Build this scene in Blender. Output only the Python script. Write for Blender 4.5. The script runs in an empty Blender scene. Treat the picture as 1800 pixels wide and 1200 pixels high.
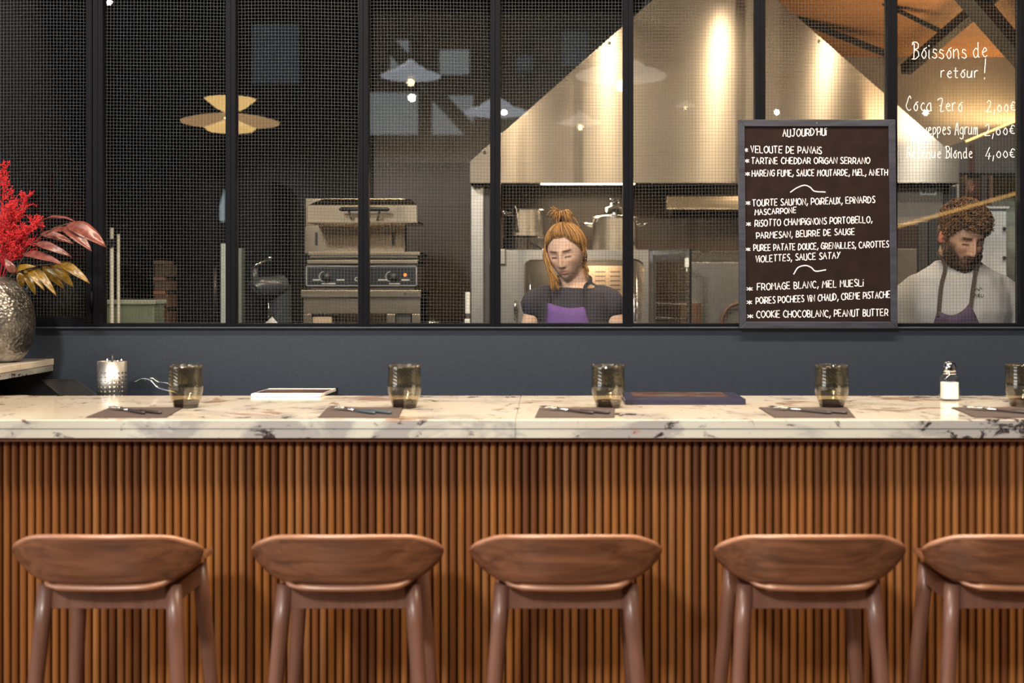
import bpy, bmesh, math, random
from mathutils import Vector, Matrix, noise
R = random.Random(7)
C = bpy.context.scene.collection
PI = math.pi
# ------------------------------------------------------------------ camera, world, exposure
FPX, VX, VY, CZ = 2230.0, 960.0, 500.0, 1.45      # focal length and vanishing point in pixels of an 1800x1200 frame
YG = 4.42                                          # plane of the partition glazing
cam_d = bpy.data.cameras.new('camera'); cam = bpy.data.objects.new('camera', cam_d); C.objects.link(cam)
cam.location = (0, 0, CZ); cam.rotation_euler = (PI/2, 0, 0)
cam_d.sensor_width = 36.0; cam_d.lens = FPX/1800*36
cam_d.shift_x = -(VX-900)/1800; cam_d.shift_y = -(600-VY)/1800
cam_d.clip_start = 0.05; cam_d.clip_end = 100
cam_d.dof.use_dof = True; cam_d.dof.focus_distance = 4.5; cam_d.dof.aperture_fstop = 2.6
bpy.context.scene.camera = cam
sc = bpy.context.scene
sc.view_settings.view_transform = 'Standard'; sc.view_settings.look = 'None'
sc.view_settings.gamma = 1.0; sc.view_settings.exposure = 0.0; sc.view_settings.use_curve_mapping = False
sc.cycles.max_bounces = 8; sc.cycles.transparent_max_bounces = 24; sc.cycles.caustics_reflective = False
sc.cycles.sample_clamp_indirect = 6.0
w = bpy.data.worlds.new('sky'); sc.world = w; w.use_nodes = True
w.node_tree.nodes['Background'].inputs[0].default_value = (0.55, 0.68, 0.9, 1)
w.node_tree.nodes['Background'].inputs[1].default_value = 0.6

def aim(o, tgt):
    o.rotation_euler = (Vector(tgt)-o.location).to_track_quat('-Z', 'Y').to_euler()
def area(name, loc, tgt, sx, sy, power, col, spread=PI):
    d = bpy.data.lights.new(name, 'AREA'); d.shape = 'RECTANGLE'; d.size = sx; d.size_y = sy
    d.energy = power; d.color = col; d.spread = spread
    o = bpy.data.objects.new(name, d); C.objects.link(o); o.location = loc; aim(o, tgt); return o
def spot(name, loc, tgt, power, col, ang, blend=0.6, rad=0.03):
    d = bpy.data.lights.new(name, 'SPOT'); d.energy = power; d.color = col
    d.spot_size = math.radians(ang); d.spot_blend = blend; d.shadow_soft_size = rad
    o = bpy.data.objects.new(name, d); C.objects.link(o); o.location = loc; aim(o, tgt); return o
WARM = (1.0, 0.75, 0.48); WARM2 = (1.0, 0.80, 0.58); COOL = (0.86, 0.93, 1.0)
# daylight high at the hall's rear, with unseen overhead and left fill lights added
area('rooflight_daylight', (-2.7, -4.0, 5.3), (0.0, 3.2, 0.9), 0.9, 0.8, 560, (1.0, 0.95, 0.89))
area('overhead_fill', (-3.0, 0.6, 5.9), (-1.0, 3.4, 0.9), 1.7, 1.7, 50, (0.95, 0.96, 1.0))  # unseen skylight added as overhead fill
area('left_fill', (-4.93, 0.9, 2.3), (0.0, 0.9, 2.0), 3.2, 2.2, 75, (0.88, 0.94, 1.0))  # fill added from the left, in a made-up window
area('linear_bar_light', (0.2, 2.45, 4.2), (0.2, 3.1, 0.9), 4.4, 0.3, 330, (1.0, 0.80, 0.56))
# unseen spots added above the cooks to lighten their hair and faces
for x in (0.05, 1.55):
    spot('pass_fill_spot', (x, 4.72, 3.1), (x+0.05, 4.78, 0.9), 26, (1.0, 0.80, 0.58), 100, 0.6, 0.05)
# hall spotlights behind the camera (their bulbs are the small bright points mirrored in the glass)
for px_, py_, pw, tx_ in ((724, 172, 14, -0.3), (190, 2, 22, -1.2), (1083, 102, 8, 1.2)):
    v_ = 2*YG+2.6
    spot('hall_spot_light', ((px_-VX)*v_/FPX, -2.6, CZ-(py_-VY)*v_/FPX), (tx_, 3.3, 0.8), pw, (1.0, 0.86, 0.70), 58, 0.6, 0.03)
# four hall spots aimed at the kitchen hood: they streak its brushed steel
for px_, pw in ((905, 75), (1070, 110), (1265, 105), (1462, 85)):
    v_ = 2*6.3+2.6; x_ = (px_-VX)*v_/FPX
    spot('hall_hood_spot_light', (x_, -2.6, 3.0), ((px_-VX)*6.3/FPX, 6.3, 2.25), pw, (1.0, 0.80, 0.56), 13, 0.8, 0.018)
KITCHEN_SPOTS = [-0.17, 0.35, 0.97, 1.58]
spot('kitchen_spot_light', (-0.95, 5.45, 3.0), (-0.95, 5.8, 0.9), 40, WARM, 120, 0.5, 0.035)  # unseen spot added over the grill to lighten its hood
for x in KITCHEN_SPOTS:
    spot('kitchen_spot_light', (x, 5.55, 2.98), (x, 5.75, 0.9), 24, WARM, 150, 0.5, 0.035)

# ------------------------------------------------------------------ helpers
def P(px, py, Y):
    return Vector(((px-VX)*Y/FPX, Y, CZ-(py-VY)*Y/FPX))
def MP(px, py, Y):                                  # where something in the hall stands so that the glazing mirrors it at px, py
    v = 2*YG-Y
    return Vector(((px-VX)*v/FPX, Y, CZ-(py-VY)*v/FPX))

class MB:
    def __init__(s): s.v = []; s.f = []
    def add(s, vs, fs):
        n = len(s.v); s.v += [Vector(a) for a in vs]; s.f += [tuple(i+n for i in f) for f in fs]; return s
    def box(s, x0, x1, y0, y1, z0, z1):
        return s.add([(x0,y0,z0),(x1,y0,z0),(x1,y1,z0),(x0,y1,z0),(x0,y0,z1),(x1,y0,z1),(x1,y1,z1),(x0,y1,z1)],
                     [(0,3,2,1),(4,5,6,7),(0,1,5,4),(1,2,6,5),(2,3,7,6),(3,0,4,7)])
    def prism(s, poly, y0, y1):                     # polygon of (x, z) extruded along Y
        n = len(poly); vs = [(x,y0,z) for x,z in poly]+[(x,y1,z) for x,z in poly]
        fs = [tuple(range(n)), tuple(range(2*n-1, n-1, -1))]
        fs += [(i, i+n, (i+1)%n+n, (i+1)%n) for i in range(n)]
        return s.add(vs, fs)
    def prism_x(s, poly, x0, x1):                   # polygon of (y, z) extruded along X
        n = len(poly); vs = [(x0,y,z) for y,z in poly]+[(x1,y,z) for y,z in poly]
        fs = [tuple(range(n)), tuple(range(2*n-1, n-1, -1))]
        fs += [(i, i+n, (i+1)%n+n, (i+1)%n) for i in range(n)]
        return s.add(vs, fs)
    def prism_z(s, poly, z0, z1):
        n = len(poly); vs = [(x,y,z0) for x,y in poly]+[(x,y,z1) for x,y in poly]
        fs = [tuple(range(n-1,-1,-1)), tuple(range(n, 2*n))]
        fs += [(i, (i+1)%n, (i+1)%n+n, i+n) for i in range(n)]
        return s.add(vs, fs)
    def lathe(s, prof, c, seg=32, axis='z', cap=True):   # prof: (r, h)
        c = Vector(c); vs = []; fs = []
        for r, h in prof:
            for k in range(seg):
                a = 2*PI*k/seg
                p = (r*math.cos(a), r*math.sin(a), h)
                if axis == 'y': p = (p[0], h, p[1])
                if axis == 'x': p = (h, p[0], p[1])
                vs.append(c+Vector(p))
        for i in range(len(prof)-1):
            for k in range(seg):
                fs.append((i*seg+k, i*seg+(k+1)%seg, (i+1)*seg+(k+1)%seg, (i+1)*seg+k))
        if cap:
            if prof[0][0] > 1e-5: fs.append(tuple(range(seg-1,-1,-1)))
            if prof[-1][0] > 1e-5: fs.append(tuple((len(prof)-1)*seg+k for k in range(seg)))
        return s.add(vs, fs)
    def tube(s, pts, rad, seg=8, squash=None, cap=True):
        pts = [Vector(p) for p in pts]; n = len(pts)
        if not hasattr(rad, '__len__'): rad = [rad]*n
        vs = []; fs = []; prev = None
        for i, p in enumerate(pts):
            t = (pts[min(i+1,n-1)]-pts[max(i-1,0)])
            if t.length < 1e-9: t = Vector((0,0,1))
            t.normalize()
            if prev is None:
                u = t.orthogonal().normalized()
            else:
                u = prev-t*prev.dot(t)
                u = u.normalized() if u.length > 1e-6 else t.orthogonal().normalized()
            prev = u; vv = t.cross(u)
            for k in range(seg):
                a = 2*PI*k/seg; d = (u*math.cos(a)+vv*math.sin(a))*rad[i]
                if squash: d = Vector((d.x*squash[0], d.y*squash[1], d.z*squash[2]))
                vs.append(p+d)
        for i in range(n-1):
            for k in range(seg):
                fs.append((i*seg+k, i*seg+(k+1)%seg, (i+1)*seg+(k+1)%seg, (i+1)*seg+k))
        if cap: fs += [tuple(range(seg-1,-1,-1)), tuple((n-1)*seg+k for k in range(seg))]
        return s.add(vs, fs)
    def ball(s, c, rx, ry, rz, seg=16, rings=10):
        c = Vector(c); vs = [c+Vector((0,0,-rz))]; fs = []
        for i in range(1, rings):
            b = -PI/2+PI*i/rings
            for k in range(seg):
                a = 2*PI*k/seg
                vs.append(c+Vector((rx*math.cos(b)*math.cos(a), ry*math.cos(b)*math.sin(a), rz*math.sin(b))))
        vs.append(c+Vector((0,0,rz))); m = len(vs)-1
        for k in range(seg):
            fs.append((0, 1+(k+1)%seg, 1+k)); fs.append((m, 1+(rings-2)*seg+k, 1+(rings-2)*seg+(k+1)%seg))
        for i in range(rings-2):
            for k in range(seg):
                fs.append((1+i*seg+k, 1+i*seg+(k+1)%seg, 1+(i+1)*seg+(k+1)%seg, 1+(i+1)*seg+k))
        return s.add(vs, fs)
    def rings(s, rr, seg=24, cap=True):             # rr: (centre, rx, ry) horizontal ellipses
        vs = []; fs = []
        for c, rx, ry in rr:
            for k in range(seg):
                a = 2*PI*k/seg; vs.append(Vector(c)+Vector((rx*math.cos(a), ry*math.sin(a), 0)))
        for i in range(len(rr)-1):
            for k in range(seg):
                fs.append((i*seg+k, i*seg+(k+1)%seg, (i+1)*seg+(k+1)%seg, (i+1)*seg+k))
        if cap: fs += [tuple(range(seg-1,-1,-1)), tuple((len(rr)-1)*seg+k for k in range(seg))]
        return s.add(vs, fs)
    def rot(s, ang, axis, piv):
        M = Matrix.Translation(Vector(piv)) @ Matrix.Rotation(ang, 4, axis) @ Matrix.Translation(-Vector(piv))
        s.v = [M @ a for a in s.v]; return s

def root_loc(p):
    l = Vector((0,0,0))
    while p: l += Vector(p.location); p = p.parent
    return l
def build(mb, name, mat, parent=None, smooth=False, bevel=0.0, solid=0.0, subsurf=0, props=None, fix=True, bseg=2):
    me = bpy.data.meshes.new(name)
    if parent: off = root_loc(parent)
    else:
        xs = [a.x for a in mb.v]; ys = [a.y for a in mb.v]; zs = [a.z for a in mb.v]
        off = Vector(((min(xs)+max(xs))/2, (min(ys)+max(ys))/2, min(zs)))
    me.from_pydata([a-off for a in mb.v], [], mb.f); me.update()
    if fix:
        bm = bmesh.new(); bm.from_mesh(me); bmesh.ops.recalc_face_normals(bm, faces=bm.faces); bm.to_mesh(me); bm.free()
    if smooth:
        for p in me.polygons: p.use_smooth = True
    me.materials.append(mat)
    o = bpy.data.objects.new(name, me); C.objects.link(o)
    if parent: o.parent = parent
    else: o.location = off
    if solid:
        m = o.modifiers.new('solid', 'SOLIDIFY'); m.thickness = solid; m.offset = 0
    if bevel:
        m = o.modifiers.new('bevel', 'BEVEL'); m.width = bevel; m.segments = bseg; m.limit_method = 'ANGLE'; m.angle_limit = 0.6
    if subsurf:
        m = o.modifiers.new('sub', 'SUBSURF'); m.levels = subsurf; m.render_levels = subsurf
    for k, v in (props or {}).items(): o[k] = v
    return o
def tag(o, label=None, cat=None, group=None, kind=None):
    if label: o['label'] = label
    if cat: o['category'] = cat
    if group: o['group'] = group
    if kind: o['kind'] = kind
    return o
def thing(name, loc, label, cat, group=None):
    o = bpy.data.objects.new(name, None); C.objects.link(o); o.location = loc; o.empty_display_size = 0.05
    return tag(o, label, cat, group)
def struct(mb, name, mat, parent=None, **k):
    o = build(mb, name, mat, parent, **k)
    if not parent: o['kind'] = 'structure'
    return o
def children(o): return [c for c in bpy.data.objects if c.parent == o]
def copy_tree(o, parent=None):
    kids = children(o)
    c = o.copy(); C.objects.link(c)
    if parent: c.parent = parent
    for k in kids: copy_tree(k, c)
    return c
def smoothpts(pts, n=6):
    pts = [Vector(p) for p in pts]
    if len(pts) < 3: return pts
    out = []; q = [pts[0]*2-pts[1]]+pts+[pts[-1]*2-pts[-2]]
    for i in range(1, len(q)-2):
        for k in range(n):
            t = k/n; a, b, c, d = q[i-1], q[i], q[i+1], q[i+2]
            out.append(0.5*((2*b)+(c-a)*t+(2*a-5*b+4*c-d)*t*t+(3*b-a-3*c+d)*t**3))
    out.append(pts[-1]); return out

# ------------------------------------------------------------------ materials
class NT:
    def __init__(s, name):
        s.m = bpy.data.materials.new(name); s.m.use_nodes = True
        s.n = s.m.node_tree.nodes; s.l = s.m.node_tree.links
        s.b = s.n['Principled BSDF']; s.out = s.n['Material Output']
    def node(s, t, **k):
        x = s.n.new(t)
        for a, v in k.items(): setattr(x, a, v)
        return x
    def link(s, a, b): s.l.new(a, b)
    def coord(s, scale=(1,1,1), kind='pos', rot=(0,0,0)):
        if kind == 'pos': src = s.node('ShaderNodeNewGeometry').outputs['Position']
        else: src = s.node('ShaderNodeTexCoord').outputs['Object']
        mp = s.node('ShaderNodeMapping'); mp.inputs['Scale'].default_value = scale; mp.inputs['Rotation'].default_value = rot
        s.link(src, mp.inputs['Vector']); return mp.outputs[0]
    def noise(s, vec, scale, detail=4, rough=0.55, dist=0):
        x = s.node('ShaderNodeTexNoise'); s.link(vec, x.inputs['Vector'])
        x.inputs['Scale'].default_value = scale; x.inputs['Detail'].default_value = detail
        x.inputs['Roughness'].default_value = rough; x.inputs['Distortion'].default_value = dist
        return x.outputs['Fac']
    def ramp(s, fac, stops, interp='LINEAR'):
        x = s.node('ShaderNodeValToRGB'); x.color_ramp.interpolation = interp
        e = x.color_ramp.elements
        while len(e) < len(stops): e.new(0.5)
        for k, (p, c) in enumerate(stops):
            e[k].position = p; e[k].color = (*c, 1) if len(c) == 3 else c
        s.link(fac, x.inputs[0]); return x.outputs[0]
    def mix(s, fac, a, b, mode='MIX'):
        x = s.node('ShaderNodeMix', data_type='RGBA', blend_type=mode)
        if isinstance(fac, (int, float)): x.inputs[0].default_value = fac
        else: s.link(fac, x.inputs[0])
        for i, v in ((6, a), (7, b)):
            if isinstance(v, tuple): x.inputs[i].default_value = (*v[:3], 1)
            else: s.link(v, x.inputs[i])
        return x.outputs[2]
    def math(s, op, a, b=None):
        x = s.node('ShaderNodeMath', operation=op)
        for i, v in ((0, a), (1, b)):
            if v is None: continue
            if isinstance(v, (int, float)): x.inputs[i].default_value = v
            else: s.link(v, x.inputs[i])
        return x.outputs[0]
    def bump(s, h, strength=0.2, dist=0.01):
        x = s.node('ShaderNodeBump'); x.inputs['Strength'].default_value = strength; x.inputs['Distance'].default_value = dist
        s.link(h, x.inputs['Height']); s.link(x.outputs[0], s.b.inputs['Normal'])
    def set(s, col=None, rough=None, metal=None, **k):
        if col is not None:
            if isinstance(col, tuple): s.b.inputs['Base Color'].default_value = (*col[:3], 1)
            else: s.link(col, s.b.inputs['Base Color'])
        if rough is not None:
            if isinstance(rough, (int, float)): s.b.inputs['Roughness'].default_value = rough
            else: s.link(rough, s.b.inputs['Roughness'])
        if metal is not None: s.b.inputs['Metallic'].default_value = metal
        for a, v in k.items(): s.b.inputs[a].default_value = v
        return s
def plain(name, col, rough=0.5, metal=0.0, var=0.08, scale=30, bump=0.0, **k):
    t = NT(name); v = t.coord()
    n = t.noise(v, scale, 3)
    lo = tuple(c*(1-var) for c in col); hi = tuple(min(1, c*(1+var)) for c in col)
    t.set(t.ramp(n, [(0.3, lo), (0.7, hi)]), rough, metal, **k)
    if bump: t.bump(n, bump, 0.002)
    return t.m
def wood(name, dark, light, axis='x', scale=9, rough=0.38, stretch=9, coordk='obj'):
    t = NT(name)
    s = {'x': (1, stretch, stretch), 'y': (stretch, 1, stretch), 'z': (stretch, stretch, 1)}[axis]
    info = t.node('ShaderNodeObjectInfo')
    v = t.coord(s, coordk)
    add = t.node('ShaderNodeVectorMath', operation='ADD'); t.link(v, add.inputs[0])
    mul = t.node('ShaderNodeVectorMath', operation='SCALE'); mul.inputs[0].default_value = (37, 53, 91)
    t.link(info.outputs['Random'], mul.inputs['Scale']); t.link(mul.outputs[0], add.inputs[1])
    n = t.noise(add.outputs[0], scale*0.45, 5, 0.6, 0.7); n2 = t.noise(add.outputs[0], scale*5, 3, 0.6)
    c = t.ramp(n, [(0.3, dark), (0.5, tuple((a+b)/2 for a, b in zip(dark, light))), (0.68, light)])
    c = t.mix(t.math('MULTIPLY', n2, 0.35), c, tuple(a*0.6 for a in dark))
    t.set(c, rough); t.bump(n2, 0.08, 0.002)
    return t.m
def emis(name, col, strength):
    t = NT(name); t.set((0.02,0.02,0.02), 0.5)
    t.b.inputs['Emission Color'].default_value = (*col, 1); t.b.inputs['Emission Strength'].default_value = strength
    return t.m
def thin_glass(name, tint=(1,1,1), f0=0.045, bump=None, rough=0.0):
    t = NT(name); t.n.remove(t.b)
    lw = t.node('ShaderNodeLayerWeight'); lw.inputs['Blend'].default_value = 0.5
    p5 = t.math('POWER', lw.outputs['Facing'], 5.0)
    fac = t.math('ADD', t.math('MULTIPLY', p5, 0.8), f0)
    tr = t.node('ShaderNodeBsdfTransparent'); tr.inputs[0].default_value = (*tint, 1)
    gl = t.node('ShaderNodeBsdfGlossy'); gl.inputs['Roughness'].default_value = rough
    mx = t.node('ShaderNodeMixShader'); t.link(fac, mx.inputs[0]); t.link(tr.outputs[0], mx.inputs[1]); t.link(gl.outputs[0], mx.inputs[2])
    if bump:
        v = t.coord(bump[0], 'obj'); wv = t.node('ShaderNodeTexWave'); t.link(v, wv.inputs['Vector'])
        wv.wave_type = 'BANDS'; wv.bands_direction = 'DIAGONAL'; wv.inputs['Scale'].default_value = bump[1]
        b = t.node('ShaderNodeBump'); b.inputs['Strength'].default_value = bump[2]; b.inputs['Distance'].default_value = 0.002
        t.link(wv.outputs['Fac'], b.inputs['Height']); t.link(b.outputs[0], gl.inputs['Normal'])
    t.link(mx.outputs[0], t.out.inputs['Surface']); return t.m
def brushed(name, col=(0.62,0.6,0.57), rough=0.3, aniso=0.85, tangent=(1,0,0), arot=0.0, stretch=(0.6,1,60)):
    t = NT(name); v = t.coord(stretch)
    n = t.noise(v, 4, 4, 0.7)
    t.set(t.ramp(n, [(0.25, tuple(c*0.86 for c in col)), (0.75, col)]), None, 1.0)
    t.set(rough=t.ramp(n, [(0.2, (rough*0.85,)*3), (0.8, (rough*1.2,)*3)]))
    t.b.inputs['Anisotropic'].default_value = aniso; t.b.inputs['Anisotropic Rotation'].default_value = arot
    cx = t.node('ShaderNodeCombineXYZ')
    for i in range(3): cx.inputs[i].default_value = tangent[i]
    t.link(cx.outputs[0], t.b.inputs['Tangent']); return t.m

def marble(name, edge=False):
    t = NT(name); v = t.coord((1,1,1.6))
    n1 = t.noise(v, 2.6, 6, 0.6, 1.2); n2 = t.noise(v, 5.5, 5, 0.65, 0.8); n3 = t.noise(v, 17, 6, 0.7, 0.6); n4 = t.noise(v, 3.4, 3, 0.5, 0.4)
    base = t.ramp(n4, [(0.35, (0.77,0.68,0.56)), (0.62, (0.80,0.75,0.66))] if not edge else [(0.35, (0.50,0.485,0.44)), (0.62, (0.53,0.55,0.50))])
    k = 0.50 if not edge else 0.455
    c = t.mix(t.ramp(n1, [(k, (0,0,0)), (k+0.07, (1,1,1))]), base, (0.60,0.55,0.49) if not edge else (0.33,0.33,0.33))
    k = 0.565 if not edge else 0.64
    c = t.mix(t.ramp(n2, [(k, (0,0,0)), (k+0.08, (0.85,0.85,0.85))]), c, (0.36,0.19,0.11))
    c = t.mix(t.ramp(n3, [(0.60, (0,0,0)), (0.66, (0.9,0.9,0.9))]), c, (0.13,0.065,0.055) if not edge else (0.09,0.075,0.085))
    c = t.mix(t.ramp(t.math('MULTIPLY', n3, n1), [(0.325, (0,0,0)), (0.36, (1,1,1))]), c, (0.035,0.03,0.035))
    t.set(c, 0.10); t.b.inputs['Specular IOR Level'].default_value = 0.6
    return t.m
PITCH = 14.3/FPX*3.335
def slatmat(name):
    t = NT(name); g = t.node('ShaderNodeNewGeometry'); sx = t.node('ShaderNodeSeparateXYZ'); t.link(g.outputs['Position'], sx.inputs[0])
    k = t.math('FLOOR', t.math('DIVIDE', sx.outputs['X'], PITCH))
    wn = t.node('ShaderNodeTexWhiteNoise', noise_dimensions='1D'); t.link(k, wn.inputs['W'])
    base = t.ramp(wn.outputs['Value'], [(0.0, (0.10,0.034,0.010)), (0.35, (0.20,0.073,0.018)), (0.7, (0.28,0.112,0.027)), (1.0, (0.23,0.105,0.040))])
    cx = t.node('ShaderNodeCombineXYZ'); t.link(sx.outputs['X'], cx.inputs[0]); t.link(t.math('MULTIPLY', sx.outputs['Z'], 0.06), cx.inputs[2]); t.link(t.math('MULTIPLY', k, 3.7), cx.inputs[1])
    n = t.noise(cx.outputs[0], 60, 4)
    t.set(t.mix(t.ramp(n, [(0.35, (0,0,0)), (0.7, (0.5,0.5,0.5))]), base, (0.10,0.035,0.012)), 0.42)
    return t.m

M = {}
M['navy'] = plain('dark_blue_grey_paint', (0.024,0.032,0.048), 0.45, var=0.06, scale=90, bump=0.25, **{'Specular IOR Level': 0.3})
M['frame'] = plain('black_steel_frame', (0.0045,0.005,0.0075), 0.45, var=0.05, **{'Specular IOR Level': 0.06})
M['pane'] = thin_glass('window_glass', (0.985,0.99,0.985), 0.035)
M['wire'] = plain('wire_mesh_steel', (0.078,0.086,0.092), 0.5, 0.0, var=0.05)
M['marble'] = marble('flecked_marble')
M['marble_shaded_edge'] = marble('flecked_marble_shaded_edge', True)  # grey-flecked edge marble, base darkened to paint in the weaker front light
M['slat'] = slatmat('walnut_slats')
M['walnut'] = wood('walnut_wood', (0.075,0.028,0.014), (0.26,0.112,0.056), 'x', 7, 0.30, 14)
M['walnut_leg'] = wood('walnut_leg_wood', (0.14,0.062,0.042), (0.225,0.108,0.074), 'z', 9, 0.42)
M['walnut_lit_edge'] = wood('walnut_lit_edge_wood', (0.26,0.115,0.060), (0.42,0.20,0.11), 'x', 9, 0.30)  # lighter walnut; paints a lit highlight on the stool edges
M['strip'] = plain('brown_edge_strip', (0.13,0.045,0.018), 0.45)
M['blackwood'] = plain('dark_backing', (0.02,0.012,0.008), 0.7)  # near-black carcass board behind the slats
M['steel'] = brushed('brushed_steel')
M['hood'] = brushed('brushed_hood_steel', (0.56,0.50,0.42), 0.30, 0.96, (1,0,0), 0.25)
M['hood'].node_tree.nodes['Principled BSDF'].inputs['Metallic'].default_value = 0.85
M['chrome'] = plain('polished_steel', (0.72,0.72,0.73), 0.12, 1.0, var=0.03)
M['satin'] = plain('satin_steel', (0.60,0.58,0.55), 0.30, 1.0, var=0.05)
M['darksteel'] = plain('dark_steel', (0.10,0.09,0.085), 0.4, 0.6)
M['black'] = plain('black_plastic', (0.012,0.012,0.013), 0.4)
M['white'] = plain('white_plastic', (0.72,0.74,0.72), 0.45)
M['tumbler'] = thin_glass('smoked_amber_glass', (0.90,0.85,0.74), 0.08, ((1,1,1), 60, 0.10))
M['tumbler_base'] = thin_glass('dark_amber_glass', (0.13,0.075,0.03), 0.08)
M['clear'] = thin_glass('clear_glass', (0.93,0.95,0.94), 0.06)
M['salt'] = plain('white_salt', (0.88,0.88,0.87), 0.8, bump=0.3, scale=400)
M['napkin'] = plain('taupe_paper_napkin', (0.075,0.055,0.052), 0.75, scale=60)
M['handle'] = plain('dark_cutlery_handle', (0.045,0.035,0.035), 0.35)
M['handle_blue'] = plain('blue_grey_handle', (0.06,0.085,0.11), 0.35)
M['board'] = plain('blackboard_face', (0.014,0.0075,0.007), 0.6, var=0.25, scale=25, **{'Specular IOR Level': 0.12})
M['boardframe'] = wood('slate_stained_frame', (0.012,0.014,0.024), (0.036,0.042,0.066), 'x', 14, 0.5)
M['chalk'] = plain('chalk_marker', (0.82,0.80,0.86), 0.7, var=0.03)
M['chalk2'] = plain('glass_marker', (0.74,0.76,0.77), 0.7, var=0.03)

for k_ in ('walnut', 'walnut_leg', 'walnut_lit_edge'):
    M[k_].node_tree.nodes['Principled BSDF'].inputs['Coat Weight'].default_value = 0.25
    M[k_].node_tree.nodes['Principled BSDF'].inputs['Coat Roughness'].default_value = 0.22
M['walnut_lit_edge'].node_tree.nodes['Principled BSDF'].inputs['Coat Weight'].default_value = 0.8
M['walnut_lit_edge'].node_tree.nodes['Principled BSDF'].inputs['Coat Roughness'].default_value = 0.4
# ------------------------------------------------------------------ the setting
WY = 4.40                                           # face of the partition wall
SILL = CZ-(576-VY)*WY/FPX
wl = MB().box(-5, 5, WY-0.005, WY+0.11, 0, SILL-0.003)
struct(wl, 'wall_partition', M['navy'])
st = MB().box(-5, 5, WY-0.022, WY+0.12, SILL-0.003, SILL+0.004)
struct(st, 'trim_1', M['navy'], bevel=0.003)
M['hallfloor'] = wood('oak_floor', (0.16,0.085,0.04), (0.26,0.15,0.08), 'y', 6, 0.4, 9, 'pos')
M['hallwall'] = plain('hall_wall_paint', (0.10,0.10,0.11), 0.7)
M['dark'] = plain('charcoal_paint_and_shade', (0.018,0.019,0.022), 0.8)
M['greywall'] = plain('grey_paint', (0.30,0.29,0.28), 0.7)
def tilemat(name, col, grout, sx, sz, rough=0.25):
    t = NT(name); v = t.coord((1,1,1), 'pos', (PI/2, 0, 0))
    b = t.node('ShaderNodeTexBrick'); t.link(v, b.inputs['Vector']); b.offset = 0.0
    b.inputs['Color1'].default_value = (*col, 1); b.inputs['Color2'].default_value = (*[c*0.85 for c in col], 1)
    b.inputs['Mortar'].default_value = (*grout, 1); b.inputs['Scale'].default_value = 1.0
    b.inputs['Brick Width'].default_value = sx; b.inputs['Row Height'].default_value = sz; b.inputs['Mortar Size'].default_value = 0.003
    t.set(b.outputs['Color'], rough); return t.m
M['browntile'] = tilemat('brown_tiles', (0.060,0.036,0.024), (0.035,0.022,0.016), 0.1, 0.1, 0.3)
M['paletile'] = tilemat('pale_tiles', (0.52,0.56,0.46), (0.33,0.35,0.30), 0.1, 0.1, 0.3)
M['timber'] = wood('timber_ceiling', (0.42,0.20,0.075), (0.58,0.30,0.12), 'x', 4, 0.5, 9, 'pos')
M['concrete'] = plain('kitchen_floor_tile', (0.12,0.11,0.10), 0.5)
KB = 7.3
struct(MB().box(-5, 5, -8.2, WY, -0.1, 0), 'floor', M['hallfloor'])
struct(MB().box(-5, 5, WY+0.11, KB+0.1, -0.1, 0), 'floor_kitchen', M['concrete'])
struct(MB().box(-5.1, -5, -8.2, KB+0.1, 0, 6.1), 'wall_left', M['hallwall'])
struct(MB().box(5, 5.1, -8.2, KB+0.1, 0, 6.1), 'wall_right', M['hallwall'])
struct(MB().box(-5.1, 5.1, -8.4, -8.2, 0, 6.1), 'wall_rear', M['hallwall'])
hc = MB()                                           # hall ceiling with an opening added for the overhead fill
for a, b, c, d in ((-5,5,-8.2,-0.5), (-5,5,1.7,WY+0.1), (-5,-4.1,-0.5,1.7), (-1.9,5,-0.5,1.7)): hc.box(a, b, c, d, 6.0, 6.1)
struct(hc, 'ceiling', plain('hall_ceiling', (0.16,0.13,0.11), 0.7))
WT = 2.95
struct(MB().box(-5, 5, WY, WY+0.1, WT, 6.0), 'wall_header', M['navy'])
xs0 = (825-VX)*KB/FPX; xs1 = (1692-VX)*KB/FPX
struct(MB().box(-5, xs0-0.55, KB, KB+0.1, 0, 3.6), 'wall_kitchen_left', M['dark'])
struct(MB().box(xs0-0.55, xs1, KB, KB+0.1, 0, 2.15), 'wall_kitchen_rear', M['browntile'])
struct(MB().box(xs0-0.55, 5, KB+0.002, KB+0.1, 2.15, 3.6), 'wall_kitchen_upper', M['greywall'])
struct(MB().box(xs1, 5, KB-0.004, KB+0.1, 0, 2.15), 'wall_kitchen_right', M['paletile'])
kc = MB().prism_x([(WY+0.1, 3.34), (KB+0.1, 2.74), (KB+0.1, 2.80), (WY+0.1, 3.40)], 0.55, 5)
struct(kc, 'ceiling_kitchen', M['timber'])
kc = MB().prism_x([(WY+0.1, 3.34), (KB+0.1, 3.0), (KB+0.1, 3.06), (WY+0.1, 3.40)], -5, 0.55)
struct(kc, 'ceiling_kitchen_left', M['dark'])  # charcoal paints in the unlit left half of the timber ceiling

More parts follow.
